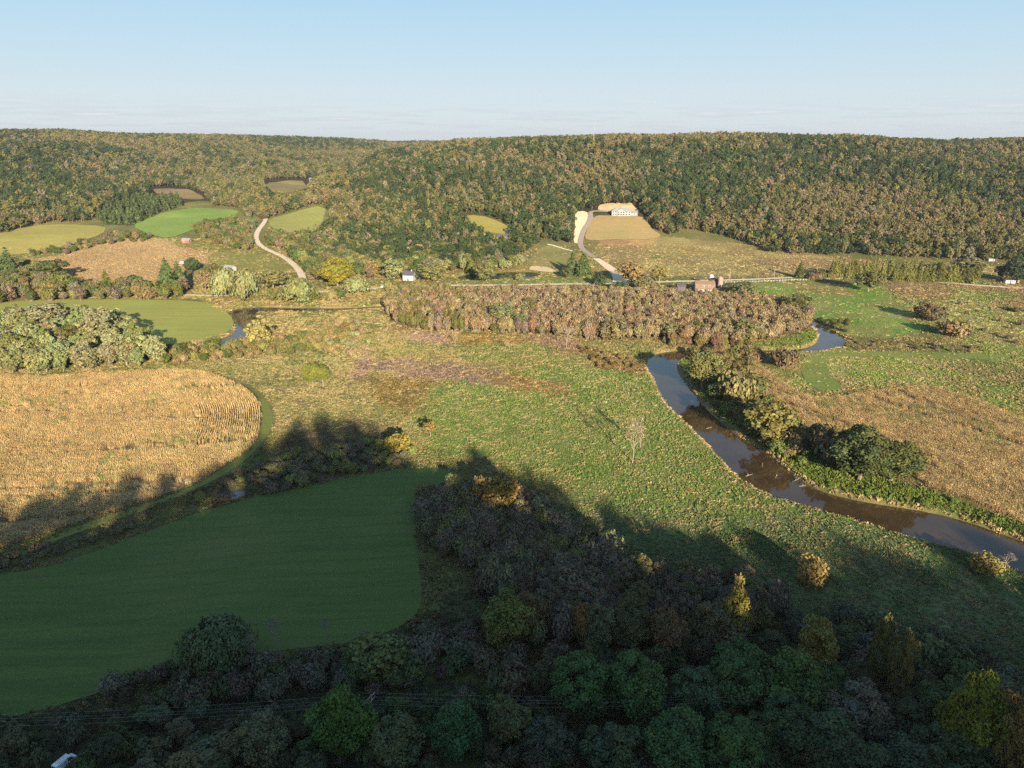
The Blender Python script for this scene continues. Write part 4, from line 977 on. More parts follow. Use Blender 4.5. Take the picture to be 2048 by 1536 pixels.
# hedges, brush and bushes
MIX = [(2, OLV), (1.5, MDG), (.7, (.17,.14,.065)), (1, (.14,.145,.045)), (.8, GRY), (.3, (.19,.15,.045)), (1, (.13,.13,.06))]
patch([(-60,540),(40,535),(110,545),(150,572),(260,582),(340,582),(368,578),(364,599),(240,601),(60,604),(-60,610)], 8.5, 0, 'hedge_tree', ['broad','shrub','cotton','brush'], '@ tree in the hedge between the crop field and the pale meadow', 'tree', 'hedge trees by the crop field', (7,13), (.65,.9), MIX)
patch([(300,735),(335,705),(400,692),(440,697),(520,684),(570,682),(640,672),(690,660),(700,690),(610,708),(520,714),(400,726)], 5.2, 0, 'river_shrub', ['dryshrub','shrub','brush'], '@ shrub in the brush along the upper river', 'bush', 'brush along the upper river', (4,7), (.75,1.1), [(2, (.16,.15,.05)), (1.5, TAN), (1, OLV), (.6, MDG)], False, 160, .85)
patch([(640,650),(720,640),(740,690),(700,715),(650,705)], 6, 0, 'river_shrub', ['dryshrub','brush'], '@ twiggy shrub in the tan meadow right of the upper river brush', 'bush', 'loose shrubs of the tan meadow', (3,5.5), (.8,1.1), [(2, TAN), (1, (.2,.15,.09)), (1, SILV)], False, 60, .6)
patch([(385,455),(470,440),(495,425),(515,440),(505,470),(500,505),(440,492),(400,475)], 8.5, 0, 'valley_tree', ['broad','brush','shrub','dryshrub'], '@ bushy tree in the side valley left of the gravel road', 'tree', 'brush of the side valley', (6,11), (.75,1.05), MIX, False, 120, .75)
patch([(535,470),(600,476),(660,490),(700,520),(760,535),(745,560),(700,545),(660,570),(630,560),(600,530),(575,505),(540,492)], 8, 0, 'lowland_tree', ['broad','shrub','cotton','brush'], '@ tree on the low ground right of the gravel road', 'tree', 'trees right of the gravel road', (8.5,14.5), (.7,.95), MIX, False, 240, .9)
patch([(760,520),(860,505),(900,530),(1040,510),(1050,530),(1010,540),(940,542),(900,545),(780,548)], 8, 0, 'yard_tree', ['cotton','broad','airy'], '@ tree behind the farmhouse and pond', 'tree', 'trees behind the farmhouse and pond', (8,13), (.65,.85), [(2, SILV), (1, OLV), (1, MDG), (1, GRY)], False, 120)
patch([(765,570),(830,565),(880,572),(900,578),(880,592),(780,594)], 6, 0, 'farm_tree', ['cotton','shrub'], '@ low tree between the farmhouse and the thicket', 'tree', 'low trees before the farmhouse', (4,6.5), (.8,1.1), [(2, (.19,.175,.065)), (1, OLV), (1, SILV)], False, 60)
patch([(250,452),(262,440),(290,462),(310,478),(290,484),(220,490),(170,500),(130,512),(100,508),(60,515),(50,500),(110,500),(200,478)], 8, 0, 'valley_tree', ['shrub','brush','broad'], '@ bush in the hedge along the top of the crop field', 'bush', 'hedge bushes above the crop field', (4,8), (.8,1.1), [(1, GRY), (1, OLV), (1, TAN), (1, MDG)], False, 70, .7)
patch([(480,416),(545,405),(560,425),(530,440),(490,435)], 9, 0, 'valley_tree', ['broad','brush'], '@ tree at the upper end of the gravel road', 'tree', 'trees at the upper gravel road', (6,11), (.7,.95), MIX, False, 60)
patch([(370,590),(430,588),(480,600),(560,602),(640,604),(740,600),(758,585),(700,592),(620,590),(520,590),(450,586)], 10, 0, 'roadside_tree', ['willow','cotton','broad','shrub'], '@ tree between the road and the upper river', 'tree', 'trees between road and upper river', (5,11), (.8,1.05), [(1.5, SILV), (1, OLV), (1, (.16,.15,.06)), (.6, MDG)], False, 60, .75)
patch([(380,560),(430,552),(520,560),(560,575),(520,582),(420,578)], 11, 0, 'roadside_tree', ['willow','broad','pine'], '@ tree around the low house above the road', 'tree', 'trees around the low house', (8,13), (.7,1.0), [(1.5, SILV), (1, OLV), (1, (.17,.15,.065)), (.6, MDG)], False, 60, .8)
# windbreak along the road on the right
(ax, ay, az_, _), (bx, by, bz_, _) = at(1668, 561), at(1972, 572)
for i in range(38):
    f = (i+.5)/38; xx, yy = ax+(bx-ax)*f+random.uniform(-1.5, 1.5), ay+(by-ay)*f+random.uniform(-2, 2)+12; con = random.random() < .75
    tree('windbreak_tree', 'conifer' if con else 'tall', xx, yy, float(height(xx, yy))-.1, random.uniform(15, 20), random.uniform(6.5, 9), np.array((.13,.135,.038))*random.uniform(.75, 1.2),
         ('slender %s in the windbreak beside the road on the right' % ('evergreen' if con else 'leafy tree')), 'tree', 'windbreak trees along the road')
patch([(1615,556),(1660,548),(1665,560),(1620,562)], 5, 0, 'roadside_bush', ['dryshrub','shrub'], '@ bush at the left end of the windbreak', 'bush', 'bushes at the end of the windbreak', (4,7), (.8,1.0), [(1, TAN), (1, OLV)], False, 20)
# far river bank
patch([(1395,745),(1440,735),(1510,765),(1560,820),(1600,870),(1640,905),(1600,935),(1560,910),(1500,872),(1450,835),(1415,795)], 5.0, 0, 'bank_shrub', ['shrub','dryshrub'], '@ shrub on the far river bank below the corn', 'bush', 'shrubs of the far river bank', (2.5,5), (.85,1.2), [(2, OLV), (2, (.10,.13,.035)), (1, TAN)], False, 120, .8, 2.5)
patch([(1372,712),(1400,700),(1500,690),(1530,715),(1500,750),(1540,800),(1500,790),(1440,735)], 4.6, 0, 'bank_shrub', ['dryshrub','brush','shrub'], '@ shrub in the brush between the two river reaches', 'bush', 'brush between the river reaches', (4,7), (.75,1.0), [(2, (.15,.13,.045)), (1, TAN), (1, BRN), (.6, OLV)], False, 120, 1, 1.5)
patch([(1330,682),(1400,684),(1500,686),(1500,694),(1330,694)], 5, 0, 'bank_shrub', ['brush','shrub'], '@ shrub shading the river at the thicket', 'bush', 'shrubs over the river at the thicket', (5,8), (.7,.9), [(1, (.15,.13,.045)), (1, BRN)], False, 40, 1, .3)
patch([(1600,990),(1700,1002),(1850,1030),(1950,1055),(2060,1090),(2060,1060),(1900,1000),(1760,985),(1640,960)], 6, 0, 'bank_shrub', ['shrub'], '@ low bush in the tall grass between river and corn', 'bush', 'low bushes between river and corn', (1.2,2.2), (1.2,1.8), [(1, (.11,.15,.035)), (1, (.14,.14,.04))], False, 80, .45, 3)
patch([(1640,676),(1700,680),(1800,690),(1960,694),(2010,706),(1900,703),(1760,698),(1690,696)], 5, 0, 'pasture_shrub', ['shrub','dryshrub'], '@ shrub in the rough strip above the mown track', 'bush', 'shrubs above the mown track', (1.5,3), (1.1,1.6), [(1, OLV), (1, GRY), (1, (.12,.13,.04))], False, 90, .6)
patch([(1700,640),(1690,668),(1640,652),(1628,640),(1660,645)], 4, 0, 'pasture_shrub', ['shrub'], '@ low bush on the outer bank of the river bend', 'bush', 'bushes of the outer river bend', (1.5,3), (1, 1.5), [(1, DKG), (1, OLV)], False, 40, .7, 1.5)
patch([(1890,600),(2060,620),(2060,700),(1930,690),(1880,650)], 15, 0, 'pasture_shrub', ['dryshrub','shrub'], '@ scattered bush in the far right pasture', 'bush', 'scattered bushes of the right pasture', (2,4), (.9,1.5), [(1, TAN), (1, GRY), (1, (.11,.085,.05))], False, 50, .35)
patch([(1150,690),(1220,706),(1290,728),(1285,742),(1190,735)], 4.2, 0, 'meadow_shrub', ['dryshrub'], '@ weedy clump in the brown strip left of the river', 'bush', 'weedy clumps left of the river', (1.4,2.6), (1.2,1.7), [(1, (.15,.10,.04)), (1, TAN)], False, 70, .6)
# shaded brush on the near side
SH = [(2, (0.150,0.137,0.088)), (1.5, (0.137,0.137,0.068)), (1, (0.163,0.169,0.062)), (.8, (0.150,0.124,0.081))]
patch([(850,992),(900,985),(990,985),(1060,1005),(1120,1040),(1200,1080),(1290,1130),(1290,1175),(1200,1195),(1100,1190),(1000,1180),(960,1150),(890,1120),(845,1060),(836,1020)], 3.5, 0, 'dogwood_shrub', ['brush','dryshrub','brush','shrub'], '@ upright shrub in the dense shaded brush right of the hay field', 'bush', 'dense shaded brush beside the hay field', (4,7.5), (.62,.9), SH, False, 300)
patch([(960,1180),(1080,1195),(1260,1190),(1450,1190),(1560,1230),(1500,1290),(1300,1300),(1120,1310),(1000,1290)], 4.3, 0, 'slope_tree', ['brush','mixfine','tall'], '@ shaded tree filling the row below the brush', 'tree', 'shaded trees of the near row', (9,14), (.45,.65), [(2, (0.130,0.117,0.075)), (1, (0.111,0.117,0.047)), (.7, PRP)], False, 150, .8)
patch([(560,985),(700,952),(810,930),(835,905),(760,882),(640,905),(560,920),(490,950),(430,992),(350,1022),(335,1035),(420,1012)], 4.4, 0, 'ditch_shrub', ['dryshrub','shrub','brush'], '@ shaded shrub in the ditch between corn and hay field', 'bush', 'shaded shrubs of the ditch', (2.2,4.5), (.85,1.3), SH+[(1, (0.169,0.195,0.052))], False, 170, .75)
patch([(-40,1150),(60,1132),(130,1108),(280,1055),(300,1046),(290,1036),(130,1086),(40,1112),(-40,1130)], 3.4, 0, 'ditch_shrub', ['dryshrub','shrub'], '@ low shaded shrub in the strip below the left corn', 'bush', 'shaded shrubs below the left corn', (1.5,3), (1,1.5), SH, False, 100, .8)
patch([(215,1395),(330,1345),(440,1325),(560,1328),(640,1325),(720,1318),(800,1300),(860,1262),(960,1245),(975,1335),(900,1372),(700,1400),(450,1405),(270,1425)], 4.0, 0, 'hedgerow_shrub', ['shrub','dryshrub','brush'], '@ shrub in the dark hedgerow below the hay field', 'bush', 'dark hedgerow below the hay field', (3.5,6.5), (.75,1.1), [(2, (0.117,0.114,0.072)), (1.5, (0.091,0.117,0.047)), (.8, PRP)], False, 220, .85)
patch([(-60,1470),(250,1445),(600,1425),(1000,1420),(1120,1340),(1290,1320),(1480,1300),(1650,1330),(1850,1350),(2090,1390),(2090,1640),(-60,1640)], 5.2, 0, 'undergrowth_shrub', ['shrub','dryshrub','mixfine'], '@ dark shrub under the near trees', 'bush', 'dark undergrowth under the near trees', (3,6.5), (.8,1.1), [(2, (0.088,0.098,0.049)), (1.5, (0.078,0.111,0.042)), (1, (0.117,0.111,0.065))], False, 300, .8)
patch([(960,1330),(1100,1330),(1300,1310),(1420,1300),(1420,1350),(1130,1420),(960,1410)], 5.2, 0, 'slope_tree', ['mixfine','brush','shrub'], '@ dim tree between the shaded row and the twin green trees', 'tree', 'dim trees around the twin green trees', (5,9), (.6,.85), [(2, (.10,.11,.05)), (1, (.11,.10,.06)), (1, (.085,.115,.042))], False, 90, .85)
patch([(1500,1300),(1700,1290),(1850,1330),(2080,1400),(2080,1560),(1500,1560)], 7.5, 0, 'near_tree', ['mixfine','broadfine','brush'], '@ dim tree in the dark wood at the bottom right', 'tree', 'dim trees of the bottom right wood', (7,11), (.7,.95), [(2, (.075,.10,.042)), (1.5, (.10,.105,.055)), (1, (.11,.10,.06))], True, 90, .7)
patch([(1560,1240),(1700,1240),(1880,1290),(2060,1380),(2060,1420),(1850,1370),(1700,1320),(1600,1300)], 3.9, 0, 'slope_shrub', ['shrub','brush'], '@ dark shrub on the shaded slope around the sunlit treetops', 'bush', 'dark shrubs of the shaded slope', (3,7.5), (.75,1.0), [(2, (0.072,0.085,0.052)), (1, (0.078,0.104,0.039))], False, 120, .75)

# the same scrub goes on past both edges of the view
ex = []; ey = []
for P in ([(2095,1300),(2095,1640),(2560,1640),(2560,1330)], [(-65,1470),(-65,1640),(-520,1640),(-520,1490)]):
    x, y = jitgrid(world(P), 5.2); ex.append(x); ey.append(y)
x = np.concatenate(ex); y = np.concatenate(ey); n = len(x); h = rng.uniform(4, 9, n)
scat_trees('undergrowth', 'shrub', x, y, height(x, y), h, h*rng.uniform(.8, 1.1, n), pick([(2, (.085,.1,.05)), (1.5, (.08,.11,.042)), (1, (.115,.105,.062))], n), 'dark scrub at the outer edges of the near slope', 'scrub')
# ------------------------------------------------------------------ buildings
WHITE = m_plain('white_paint', (.33,.335,.36), .6, .05, .8); DKROOF = m_plain('dark_roof', (.07,.065,.085), .7, .2, .8); PALEROOF = m_plain('pale_metal_roof', (.22,.235,.26), .4, .08, .6)
RED = m_plain('faded_red_boards', (.26,.10,.08), .85, .15, 1.); TANROOF = m_plain('weathered_tan_shingles', (.165,.115,.08), .85, .22, .7); GLASS = m_plain('window_glass', (.03,.035,.045), .1, .2, 1.)
CONC = m_plain('silo_concrete', (.24,.185,.16), .85, .12, .6); STEEL = m_plain('galvanised_steel', (.28,.29,.31), .4, .1, 1.); WOOD = m_plain('weathered_pole_wood', (.3,.25,.19), .85, .2, 2.)
DARKW = m_plain('dark_boards', (.09,.07,.09), .8, .2, 1.); TRIM = m_plain('white_trim', (.82,.82,.8), .6, .04, 1.); STONE = m_plain('foundation', (.45,.43,.4), .9, .15, 1.)
def gable(L, W_, h, rise, over=.5, th=.22):
    m = MB(); a = W_/2+over; zr = h+rise; ze = h-rise*over/(W_/2)
    for s in (-1, 1):
        v = [(x, s*a, ze+q) for x in (-L/2-over, L/2+over) for q in (0, th)]+[(x, 0, zr+q) for x in (-L/2-over, L/2+over) for q in (0, th)]
        m.add(v, [(0,1,3,2),(4,6,7,5),(0,2,6,4),(1,5,7,3),(0,4,5,1),(2,3,7,6)])
    return m
def walls(L, W_, h, rise):
    m = MB(); v = []
    for x in (-L/2, L/2): v += [(x, -W_/2, -.6), (x, W_/2, -.6), (x, W_/2, h), (x, 0, h+rise), (x, -W_/2, h)]
    return m.add(v, [(0,1,2,3,4)[::-1], (5,6,7,8,9), (0,4,9,5), (1,6,7,2), (2,7,8,3), (3,8,9,4)][:4])
def win(root, x, y, z, w, h, axis='y', name='window'):
    """framed pane standing 3 cm proud of a wall facing -y (or +x)"""
    f = MB(); g = MB(); t = .12
    def bx(m, a0, a1, z0, z1, d0, d1):
        if axis == 'y': m.box(x+a0, x+a1, y-d1, y-d0, z+z0, z+z1)
        else: m.box(x+d0, x+d1, y+a0, y+a1, z+z0, z+z1)
    bx(f, -w/2, w/2, h/2-t, h/2, .003, .06); bx(f, -w/2, w/2, -h/2, -h/2+t, .003, .06); bx(f, -w/2, -w/2+t, -h/2+t, h/2-t, .003, .06); bx(f, w/2-t, w/2, -h/2+t, h/2-t, .003, .06)
    bx(g, -w/2+t, w/2-t, -h/2+t, h/2-t, .003, .03)
    fr = f.build(name, TRIM, root); g.build('pane', GLASS, fr)
def house(name, px, py, L, W_, h, rise, rz, wm, rm, label, cat='house', nwin=3, door=True, chim=False, dz=0):
    x, y, z, _ = at(px, py); r = empty(name, (x, y, z+dz), R(rz))
    walls(L, W_, h, rise).build('wall', wm, r); ro = gable(L, W_, h, rise).build('roof', rm, r)
    if chim: MB().box(L*.2, L*.2+.8, -.4, .4, h+rise*.6, h+rise+1.1).build('chimney', STONE, ro)
    for i in range(nwin):
        xx = -L/2+L*(i+.5)/nwin
        if door and i == nwin//2: MB().box(xx-.55, xx+.55, -W_/2-.07, -W_/2-.003, .05, 2.15).build('door', DARKW, r)
        else: win(r, xx, -W_/2, h*.55, 1.2, 1.3)
    if nwin: win(r, L/2, 0, h*.55, 1.2, 1.3, 'x')
    return tag(r, label, cat)
# white house on the hill: two storeys of windows under a gable, hipped wings
x, y, z, _ = at(1245, 430); r = empty('hill_house', (x, y, z), R(-6))
PALE = m_plain('pale_grey_siding', (.215,.22,.235), .7, .06, .8)
MB().box(-14, 11, -5, 6, -.8, 5.6).build('wall', PALE, r); MB().box(11.003, 19, -3, 5.5, -.8, 3.0).build('garage', PALE, r)
m = MB(); m.add([(-15,-6,5.5),(12,-6,5.5),(12,7,5.5),(-15,7,5.5),(-7,.5,9.6),(5,.5,9.6)], [(0,1,5,4),(1,2,5),(2,3,4,5),(3,0,4),(3,2,1,0)]); m.build('roof', PALEROOF, r)
m = MB(); m.add([(11.2,-4,3.05),(20,-4,3.05),(20,6.5,3.05),(11.2,6.5,3.05),(13.5,1,5.6),(17,1,5.6)], [(0,1,5,4),(1,2,5),(2,3,4,5),(3,0,4),(3,2,1,0)]); m.build('garage_roof', PALEROOF, r)
g = MB(); g.add([(-7,-6.6,-.8),(3,-6.6,-.8),(3,-6.6,5.5),(-2,-6.6,9.0),(-7,-6.6,5.5),(-7,-5.003,-.8),(3,-5.003,-.8),(3,-5.003,5.4),(-7,-5.003,5.4)], [(0,1,2,3,4),(0,4,8,5),(1,6,7,2)]); g.build('front_gable', PALE, r)
g = MB(); g.add([(-7.8,-7.2,5.0),(-2,-7.2,9.2),(3.8,-7.2,5.0),(-7.8,0,5.0),(-2,0,9.2),(3.8,0,5.0),(-7.8,-7.2,5.25),(-2,-7.2,9.45),(3.8,-7.2,5.25),(-7.8,0,5.25),(-2,0,9.45),(3.8,0,5.25)], [(0,1,4,3),(1,2,5,4),(6,9,10,7),(7,10,11,8),(0,6,7,1),(1,7,8,2),(0,3,9,6),(2,8,11,5)]); g.build('gable_roof', PALEROOF, r)
for zz in (1.3, 4.1):
    for xx in (-5.2, -2, 1.2): win(r, xx, -6.6, zz, 2.5, 2.0)
    for xx in (-12, -9.2, 5, 8.4): win(r, xx, -5, zz, 2.2, 1.9)
win(r, 15, -3, 1.4, 2.6, 1.4)
tag(r, 'large pale grey house with pale roof on the cleared slope above the lawn', 'house')
house('farmhouse', 819, 560, 10, 8, 5.2, 3.2, -12, WHITE, DKROOF, 'white farmhouse with dark roof between two silvery trees', chim=True)
house('wood_house', 1006, 479, 14, 9, 3.0, 3.4, 8, WHITE, DKROOF, 'low house with dark roof in the wooded clearing above the pond', nwin=4)
house('red_shed', 374, 485, 9, 6, 3.0, 1.6, -8, RED, PALEROOF, 'red shed with white roof above the stubble strip', 'shed', 2)
house('small_shed', 368, 531, 5, 5, 2.6, 1.4, 5, RED, m_plain('pink_roof', (.62,.45,.45), .6, .1, 1.), 'small shed with pinkish roof behind the evergreens', 'shed', 0)
house('grey_house', 460, 541, 10, 7, 2.8, 2.2, -25, WHITE, PALEROOF, 'low house with pale grey roof behind the silvery willows', nwin=4)
house('dark_shed', 889, 575, 6, 5, 2.6, 1.8, 0, DARKW, DKROOF, 'small dark shed at the near edge of the pond bank', 'shed', 1)
house('dark_barn', 1361, 580, 7, 7, 4.0, 2.0, 0, DARKW, DKROOF, 'dark shed left of the tan roofed barn', 'shed', 1)
house('white_cottage', 626, 362, 14, 9, 4, 3, 0, WHITE, PALEROOF, 'tiny white house far up the side valley', nwin=3)
house('far_trailer', 1981, 522, 6, 3.5, 2.2, .5, 0, WHITE, PALEROOF, 'tiny white cabin at the foot of the right hill', 'cabin', 2)
house('trailer_home', 2018, 566, 8.5, 4, 2.9, .6, -4, WHITE, DKROOF, 'long white trailer home with dark windows near the right edge', 'trailer home', 5)
# barn with gambrel roof, dormers, side shed and two silos
x, y, z, _ = at(1408, 582); r = empty('barn', (x, y, z), R(-4)); L, W_ = 16, 11
sec = [(-W_/2, 2.8), (-W_/2+2.0, 6.4), (0, 8.6), (W_/2-2.0, 6.4), (W_/2, 2.8)]
v = [(s*L/2, a, b) for s in (-1, 1) for a, b in [(-W_/2, -.5)]+sec+[(W_/2, -.5)]]
MB().add(v, [tuple(range(7))[::-1], tuple(range(7, 14)), (0,7,8,1)[::-1], (6,5,12,13)]).build('wall', WHITE, r)
m = MB()
for k in range(4):
    (a0, b0), (a1, b1) = sec[k], sec[k+1]; n_ = np.array([-(b1-b0), a1-a0]); n_ = n_/np.linalg.norm(n_)*.25; lo = .35 if k in (0, 3) else 0
    d = np.array([a1-a0, b1-b0]); d = d/np.linalg.norm(d)*lo; p0 = np.array([a0, b0])-(d if k == 0 else 0); p1 = np.array([a1, b1])+(d if k == 3 else 0)
    q = [p0+n_*.05, p1+n_*.05, p1+n_*1.05, p0+n_*1.05]; vv = [(s*(L/2+.4), p[0], p[1]) for s in (-1, 1) for p in q]
    m.add(vv, [(0,1,2,3),(7,6,5,4),(0,4,5,1),(3,2,6,7),(0,3,7,4),(1,5,6,2)])
m.build('roof', TANROOF, r)
for xx in (-1.5, 3.2):
    d = MB().box(xx-.8, xx+.8, -5.0, -3.4, 4.2, 5.9).build('dormer', WHITE, r); MB().box(xx-.45, xx+.45, -5.07, -5.003, 4.5, 5.6).build('window', GLASS, d)
for xx in (-6, -2, 2, 6): win(r, xx, -5.5, 1.4, 1.1, .9)
MB().box(-1.4, 1.4, 5.503, 5.58, 0, 2.6).build('door', DARKW, r)
tag(r, 'white walled barn with weathered tan gambrel roof behind the thicket', 'barn')
house('lean_barn', 1429, 574, 6, 9, 5.5, 2.2, 90, DARKW, TANROOF, 'dark sided outbuilding between the barn and the silos', 'shed', 0)
def silo(px, py, rad, h, wm, dm, label):
    x, y, z, _ = at(px, py); r = empty('silo', (x, y, z))
    b = MB()
    b.tube([(0,0,-.5),(0,0,h)], [rad, rad], 20)
    for k in range(int(h/1.2)): b.tube([(0,0,.6+k*1.2),(0,0,.68+k*1.2)], [rad+.03]*2, 20)
    b.build('barrel', wm, r); d = MB(); d.tube([(0,0,h-.02),(0,0,h+rad*.35),(0,0,h+rad*.7),(0,0,h+rad*.85)], [rad*1.03,rad*.88,rad*.5,.1], 20); d.build('dome', dm, r)
    c = MB(); c.box(rad, rad+.55, -.35, .35, .5, h*.97); c.build('chute', wm, r)
    return tag(r, label, 'silo')
silo(1421, 571, 2.0, 8.5, STEEL, WHITE, 'grey silo with white dome behind the barn roof')
silo(1439, 578, 2.0, 9.5, CONC, CONC, 'pinkish concrete silo right of the barn')
# radio mast on the ridge
x, y, z, _ = at(1187, 292); x, y = x*.99, y*.99; z = float(height(x, y)); r = empty('radio_mast', (x, y, z)); m = MB(); H_ = 46
for a in (0, 2.09, 4.19): m.tube([(math.cos(a)*.7, math.sin(a)*.7, 0), (math.cos(a)*.55, math.sin(a)*.55, H_)], [.13, .11], 4)
for k in range(22):
    for a in (0, 2.09, 4.19):
        p = lambda w, q: (math.cos(w)*.66, math.sin(w)*.66, q); m.tube([p(a, k*2.0), p(a+2.09, k*2.0+2)], [.05, .05], 3, cap=False)
m.build('lattice', STEEL, r); MB().tube([(0,0,H_),(0,0,H_+5)], [.1,.05], 5).build('antenna', STEEL, r); tag(r, 'slender radio mast rising above the ridge trees', 'mast')
# utility poles and the line in the near hedgerow
def pole(x, y, h, rz, label, arms=1, group=None):
    z = float(height(x, y)); r = empty('utility_pole', (x, y, z), rz); MB().tube([(0,0,-.5),(0,0,h)], [.19,.13], 8).build('post', WOOD, r)
    for k in range(arms):
        c = MB().box(-1.5, 1.5, .14, .28, h-.75-k*1.1, h-.58-k*1.1).build('crossarm', WOOD, r)
        for s in (-1.35, -.5, .5, 1.35):
            MB().tube([(s,.21,h-.58-k*1.1),(s,.21,h-.46-k*1.1),(s,.21,h-.36-k*1.1)], [.03,.07,.05], 6).build('insulator', STEEL, c)
    return tag(r, label, 'utility pole', group), z
P3 = [at(-330, 1440, 10), at(742, 1392, 10), at(1560, 1380, 10)]; heads = []
for k, (lab) in enumerate(['utility pole beyond the left edge of the hedgerow', 'utility pole with two crossarms above the dark hedgerow', 'utility pole hidden among the big green trees']):
    x, y = P3[k][:2]; o, z = pole(x, y, 10.3, R(62), lab, 2); heads.append((x, y, z+9.95, z+8.85))
for j, (off, lv) in enumerate([(-1.2, 2), (1.2, 2), (-1.2, 3), (1.2, 3)]):
    m = MB()
    for a, b in ((0, 1), (1, 2)):
        pts = []; da = np.array([math.cos(R(62)), math.sin(R(62))])*off
        for q in range(25):
            f = q/24; p = np.array(heads[a][:2])*(1-f)+np.array(heads[b][:2])*f+da; zz = heads[a][lv]*(1-f)+heads[b][lv]*f-1.6*4*f*(1-f); pts.append((p[0], p[1], zz))
        m.tube(pts, [.012]*25, 4)
    tag(m.build('power_line', m_plain('wire_aluminium', (.32,.33,.35), .4, .05, 1.)), '%s wire of the power line over the dark hedgerow' % ['upper rear','upper front','lower rear','lower front'][j], 'wire', 'wires over the dark hedgerow')
for px, py, lab in [(1459,560,'roadside pole right of the silos'),(1548,556,'white roadside pole left of the conical evergreen'),(1633,553,'roadside pole left of the windbreak'),(1850,562,'roadside pole in front of the windbreak'),(849,528,'pale pole in front of the woods behind the farmhouse')]:
    x, y, z, _ = at(px, py); pole(x, y, 11, R(random.uniform(60, 120)), lab, 1)
# pasture fence along the road
x0, y0, _, _ = at(1450, 566); x1, y1, _, _ = at(1740, 557); r = empty('pasture_fence', (0, 0, 0)); n = 46; pr = []
fp = [at(1450, 566)[:2], at(1550, 563)[:2], at(1650, 559)[:2], at(1722, 558)[:2]]; fp = smooth(fp, 2, False); fa = np.array(fp); dl = np.concatenate([[0], np.cumsum(np.hypot(*np.diff(fa, axis=0).T))])
pm = None
for i in range(n):
    q = dl[-1]*i/(n-1); x = np.interp(q, dl, fa[:, 0]); y = np.interp(q, dl, fa[:, 1]); z = float(height(x, y)); pr.append((x, y, z))
    if pm is None: pm = MB().tube([(0,0,-.3),(0,0,1.45)], [.09,.08], 6).mesh('post', TRIM)
    link('post', pm, r, (x, y, z))
for hh_ in (.55, 1.0, 1.35): MB().tube([(a, b, c+hh_) for a, b, c in pr], [.02]*n, 4).build('rail', TRIM, r)
tag(r, 'low white posted fence along the road above the green pasture', 'fence')

# ------------------------------------------------------------------ vehicles
BODY = m_plain('white_car_paint', (.8,.8,.82), .25, .02, 1.); TYRE = m_plain('tyre_rubber', (.02,.02,.02), .9, .1, 4.); RIM = m_plain('wheel_rim', (.5,.5,.52), .35, .05, 4.); LAMP = m_plain('lamp_glass', (.7,.7,.65), .1, .05, 3.); REDL = m_plain('tail_lamp', (.4,.03,.02), .2, .05, 3.)
def vehicle(name, x, y, rz, prof, W_, glass, label, cat, L, wheels, rack=False):
    r = empty(name, (x, y, float(height(x, y))+.02), rz); n = len(prof); m = MB(); t = [(a, s*W_/2*(1-.10*max(0, (b-1.0))), b) for s in (-1, 1) for a, b in prof]
    m.add(t, [tuple(range(n)), tuple(range(n, 2*n))[::-1]]+[(i, n+i, n+(i+1) % n, (i+1) % n) for i in range(n)]); m.build('body', BODY, r)
    for nm, quad_ in glass: MB().add(quad_, [(0,1,2,3)]+([(4,5,6,7)] if len(quad_) == 8 else [])).build(nm, GLASS, r)
    for a in wheels:
        for s in (-1, 1):
            w = MB().tube([(a, s*(W_/2-.2), .36), (a, s*(W_/2+.02), .36)], [.36, .36], 16).build('wheel', TYRE, r); MB().tube([(a, s*(W_/2+.021), .36), (a, s*(W_/2+.035), .36)], [.2, .2], 12).build('rim', RIM, w)
    for s in (-1, 1):
        MB().box(L/2+.003, L/2+.03, s*W_*.36-.18, s*W_*.36+.18, .68, .86).build('headlight', LAMP, r); MB().box(-L/2-.03, -L/2-.003, s*W_*.4-.1, s*W_*.4+.1, .75, 1.1).build('tail_light', REDL, r)
    if rack:
        for s in (-.55, 0, .55): MB().box(-1.9, 1.0, s-.04, s+.04, 2.32, 2.38).build('roof_bar', STEEL, r)
    return tag(r, label, cat)
def sides(W_, q): return [(a, -W_/2*(1-.10*max(0, b-1))-.012, b) for a, b in q]+[(a, W_/2*(1-.10*max(0, b-1))+.012, b) for a, b in q[::-1]]
x, y, z, _ = at(766, 574)
vehicle('parked_car', x, y, R(75), [(-2.25,.3),(-2.25,.95),(-1.75,1.02),(-1.35,1.5),(.35,1.52),(1.05,1.0),(2.2,.85),(2.25,.3)], 1.8,
 [('windscreen', [(1.02,-.72,1.05),(1.02,.72,1.05),(.42,.66,1.5),(.42,-.66,1.5)]), ('rear_window', [(-1.72,-.7,1.07),(-1.4,-.64,1.47),(-1.4,.64,1.47),(-1.72,.7,1.07)]), ('side_window', sides(1.8, [(-1.45,1.06),(.85,1.06),(.3,1.44),(-1.25,1.44)]))], 'white car parked by the lane below the farmhouse', 'car', 4.5, (-1.4, 1.4))
x, y, z, _ = at(131, 1531)
vehicle('delivery_van', x, y, R(68), [(-2.7,.35),(-2.7,2.2),(-2.5,2.3),(1.2,2.3),(1.9,1.35),(2.6,1.1),(2.7,.35)], 2.0,
 [('windscreen', [(1.86,-.82,1.42),(1.86,.82,1.42),(1.28,.76,2.22),(1.28,-.76,2.22)]), ('rear_window', [(-2.72,-.7,1.3),(-2.72,-.7,2.0),(-2.72,.7,2.0),(-2.72,.7,1.3)]), ('side_window', sides(2.0, [(.3,1.3),(1.7,1.3),(1.15,2.0),(.3,2.0)]))], 'white van half hidden by trees in the bottom left corner', 'van', 5.4, (-1.6, 1.7), True).scale = (.82, .82, .82)

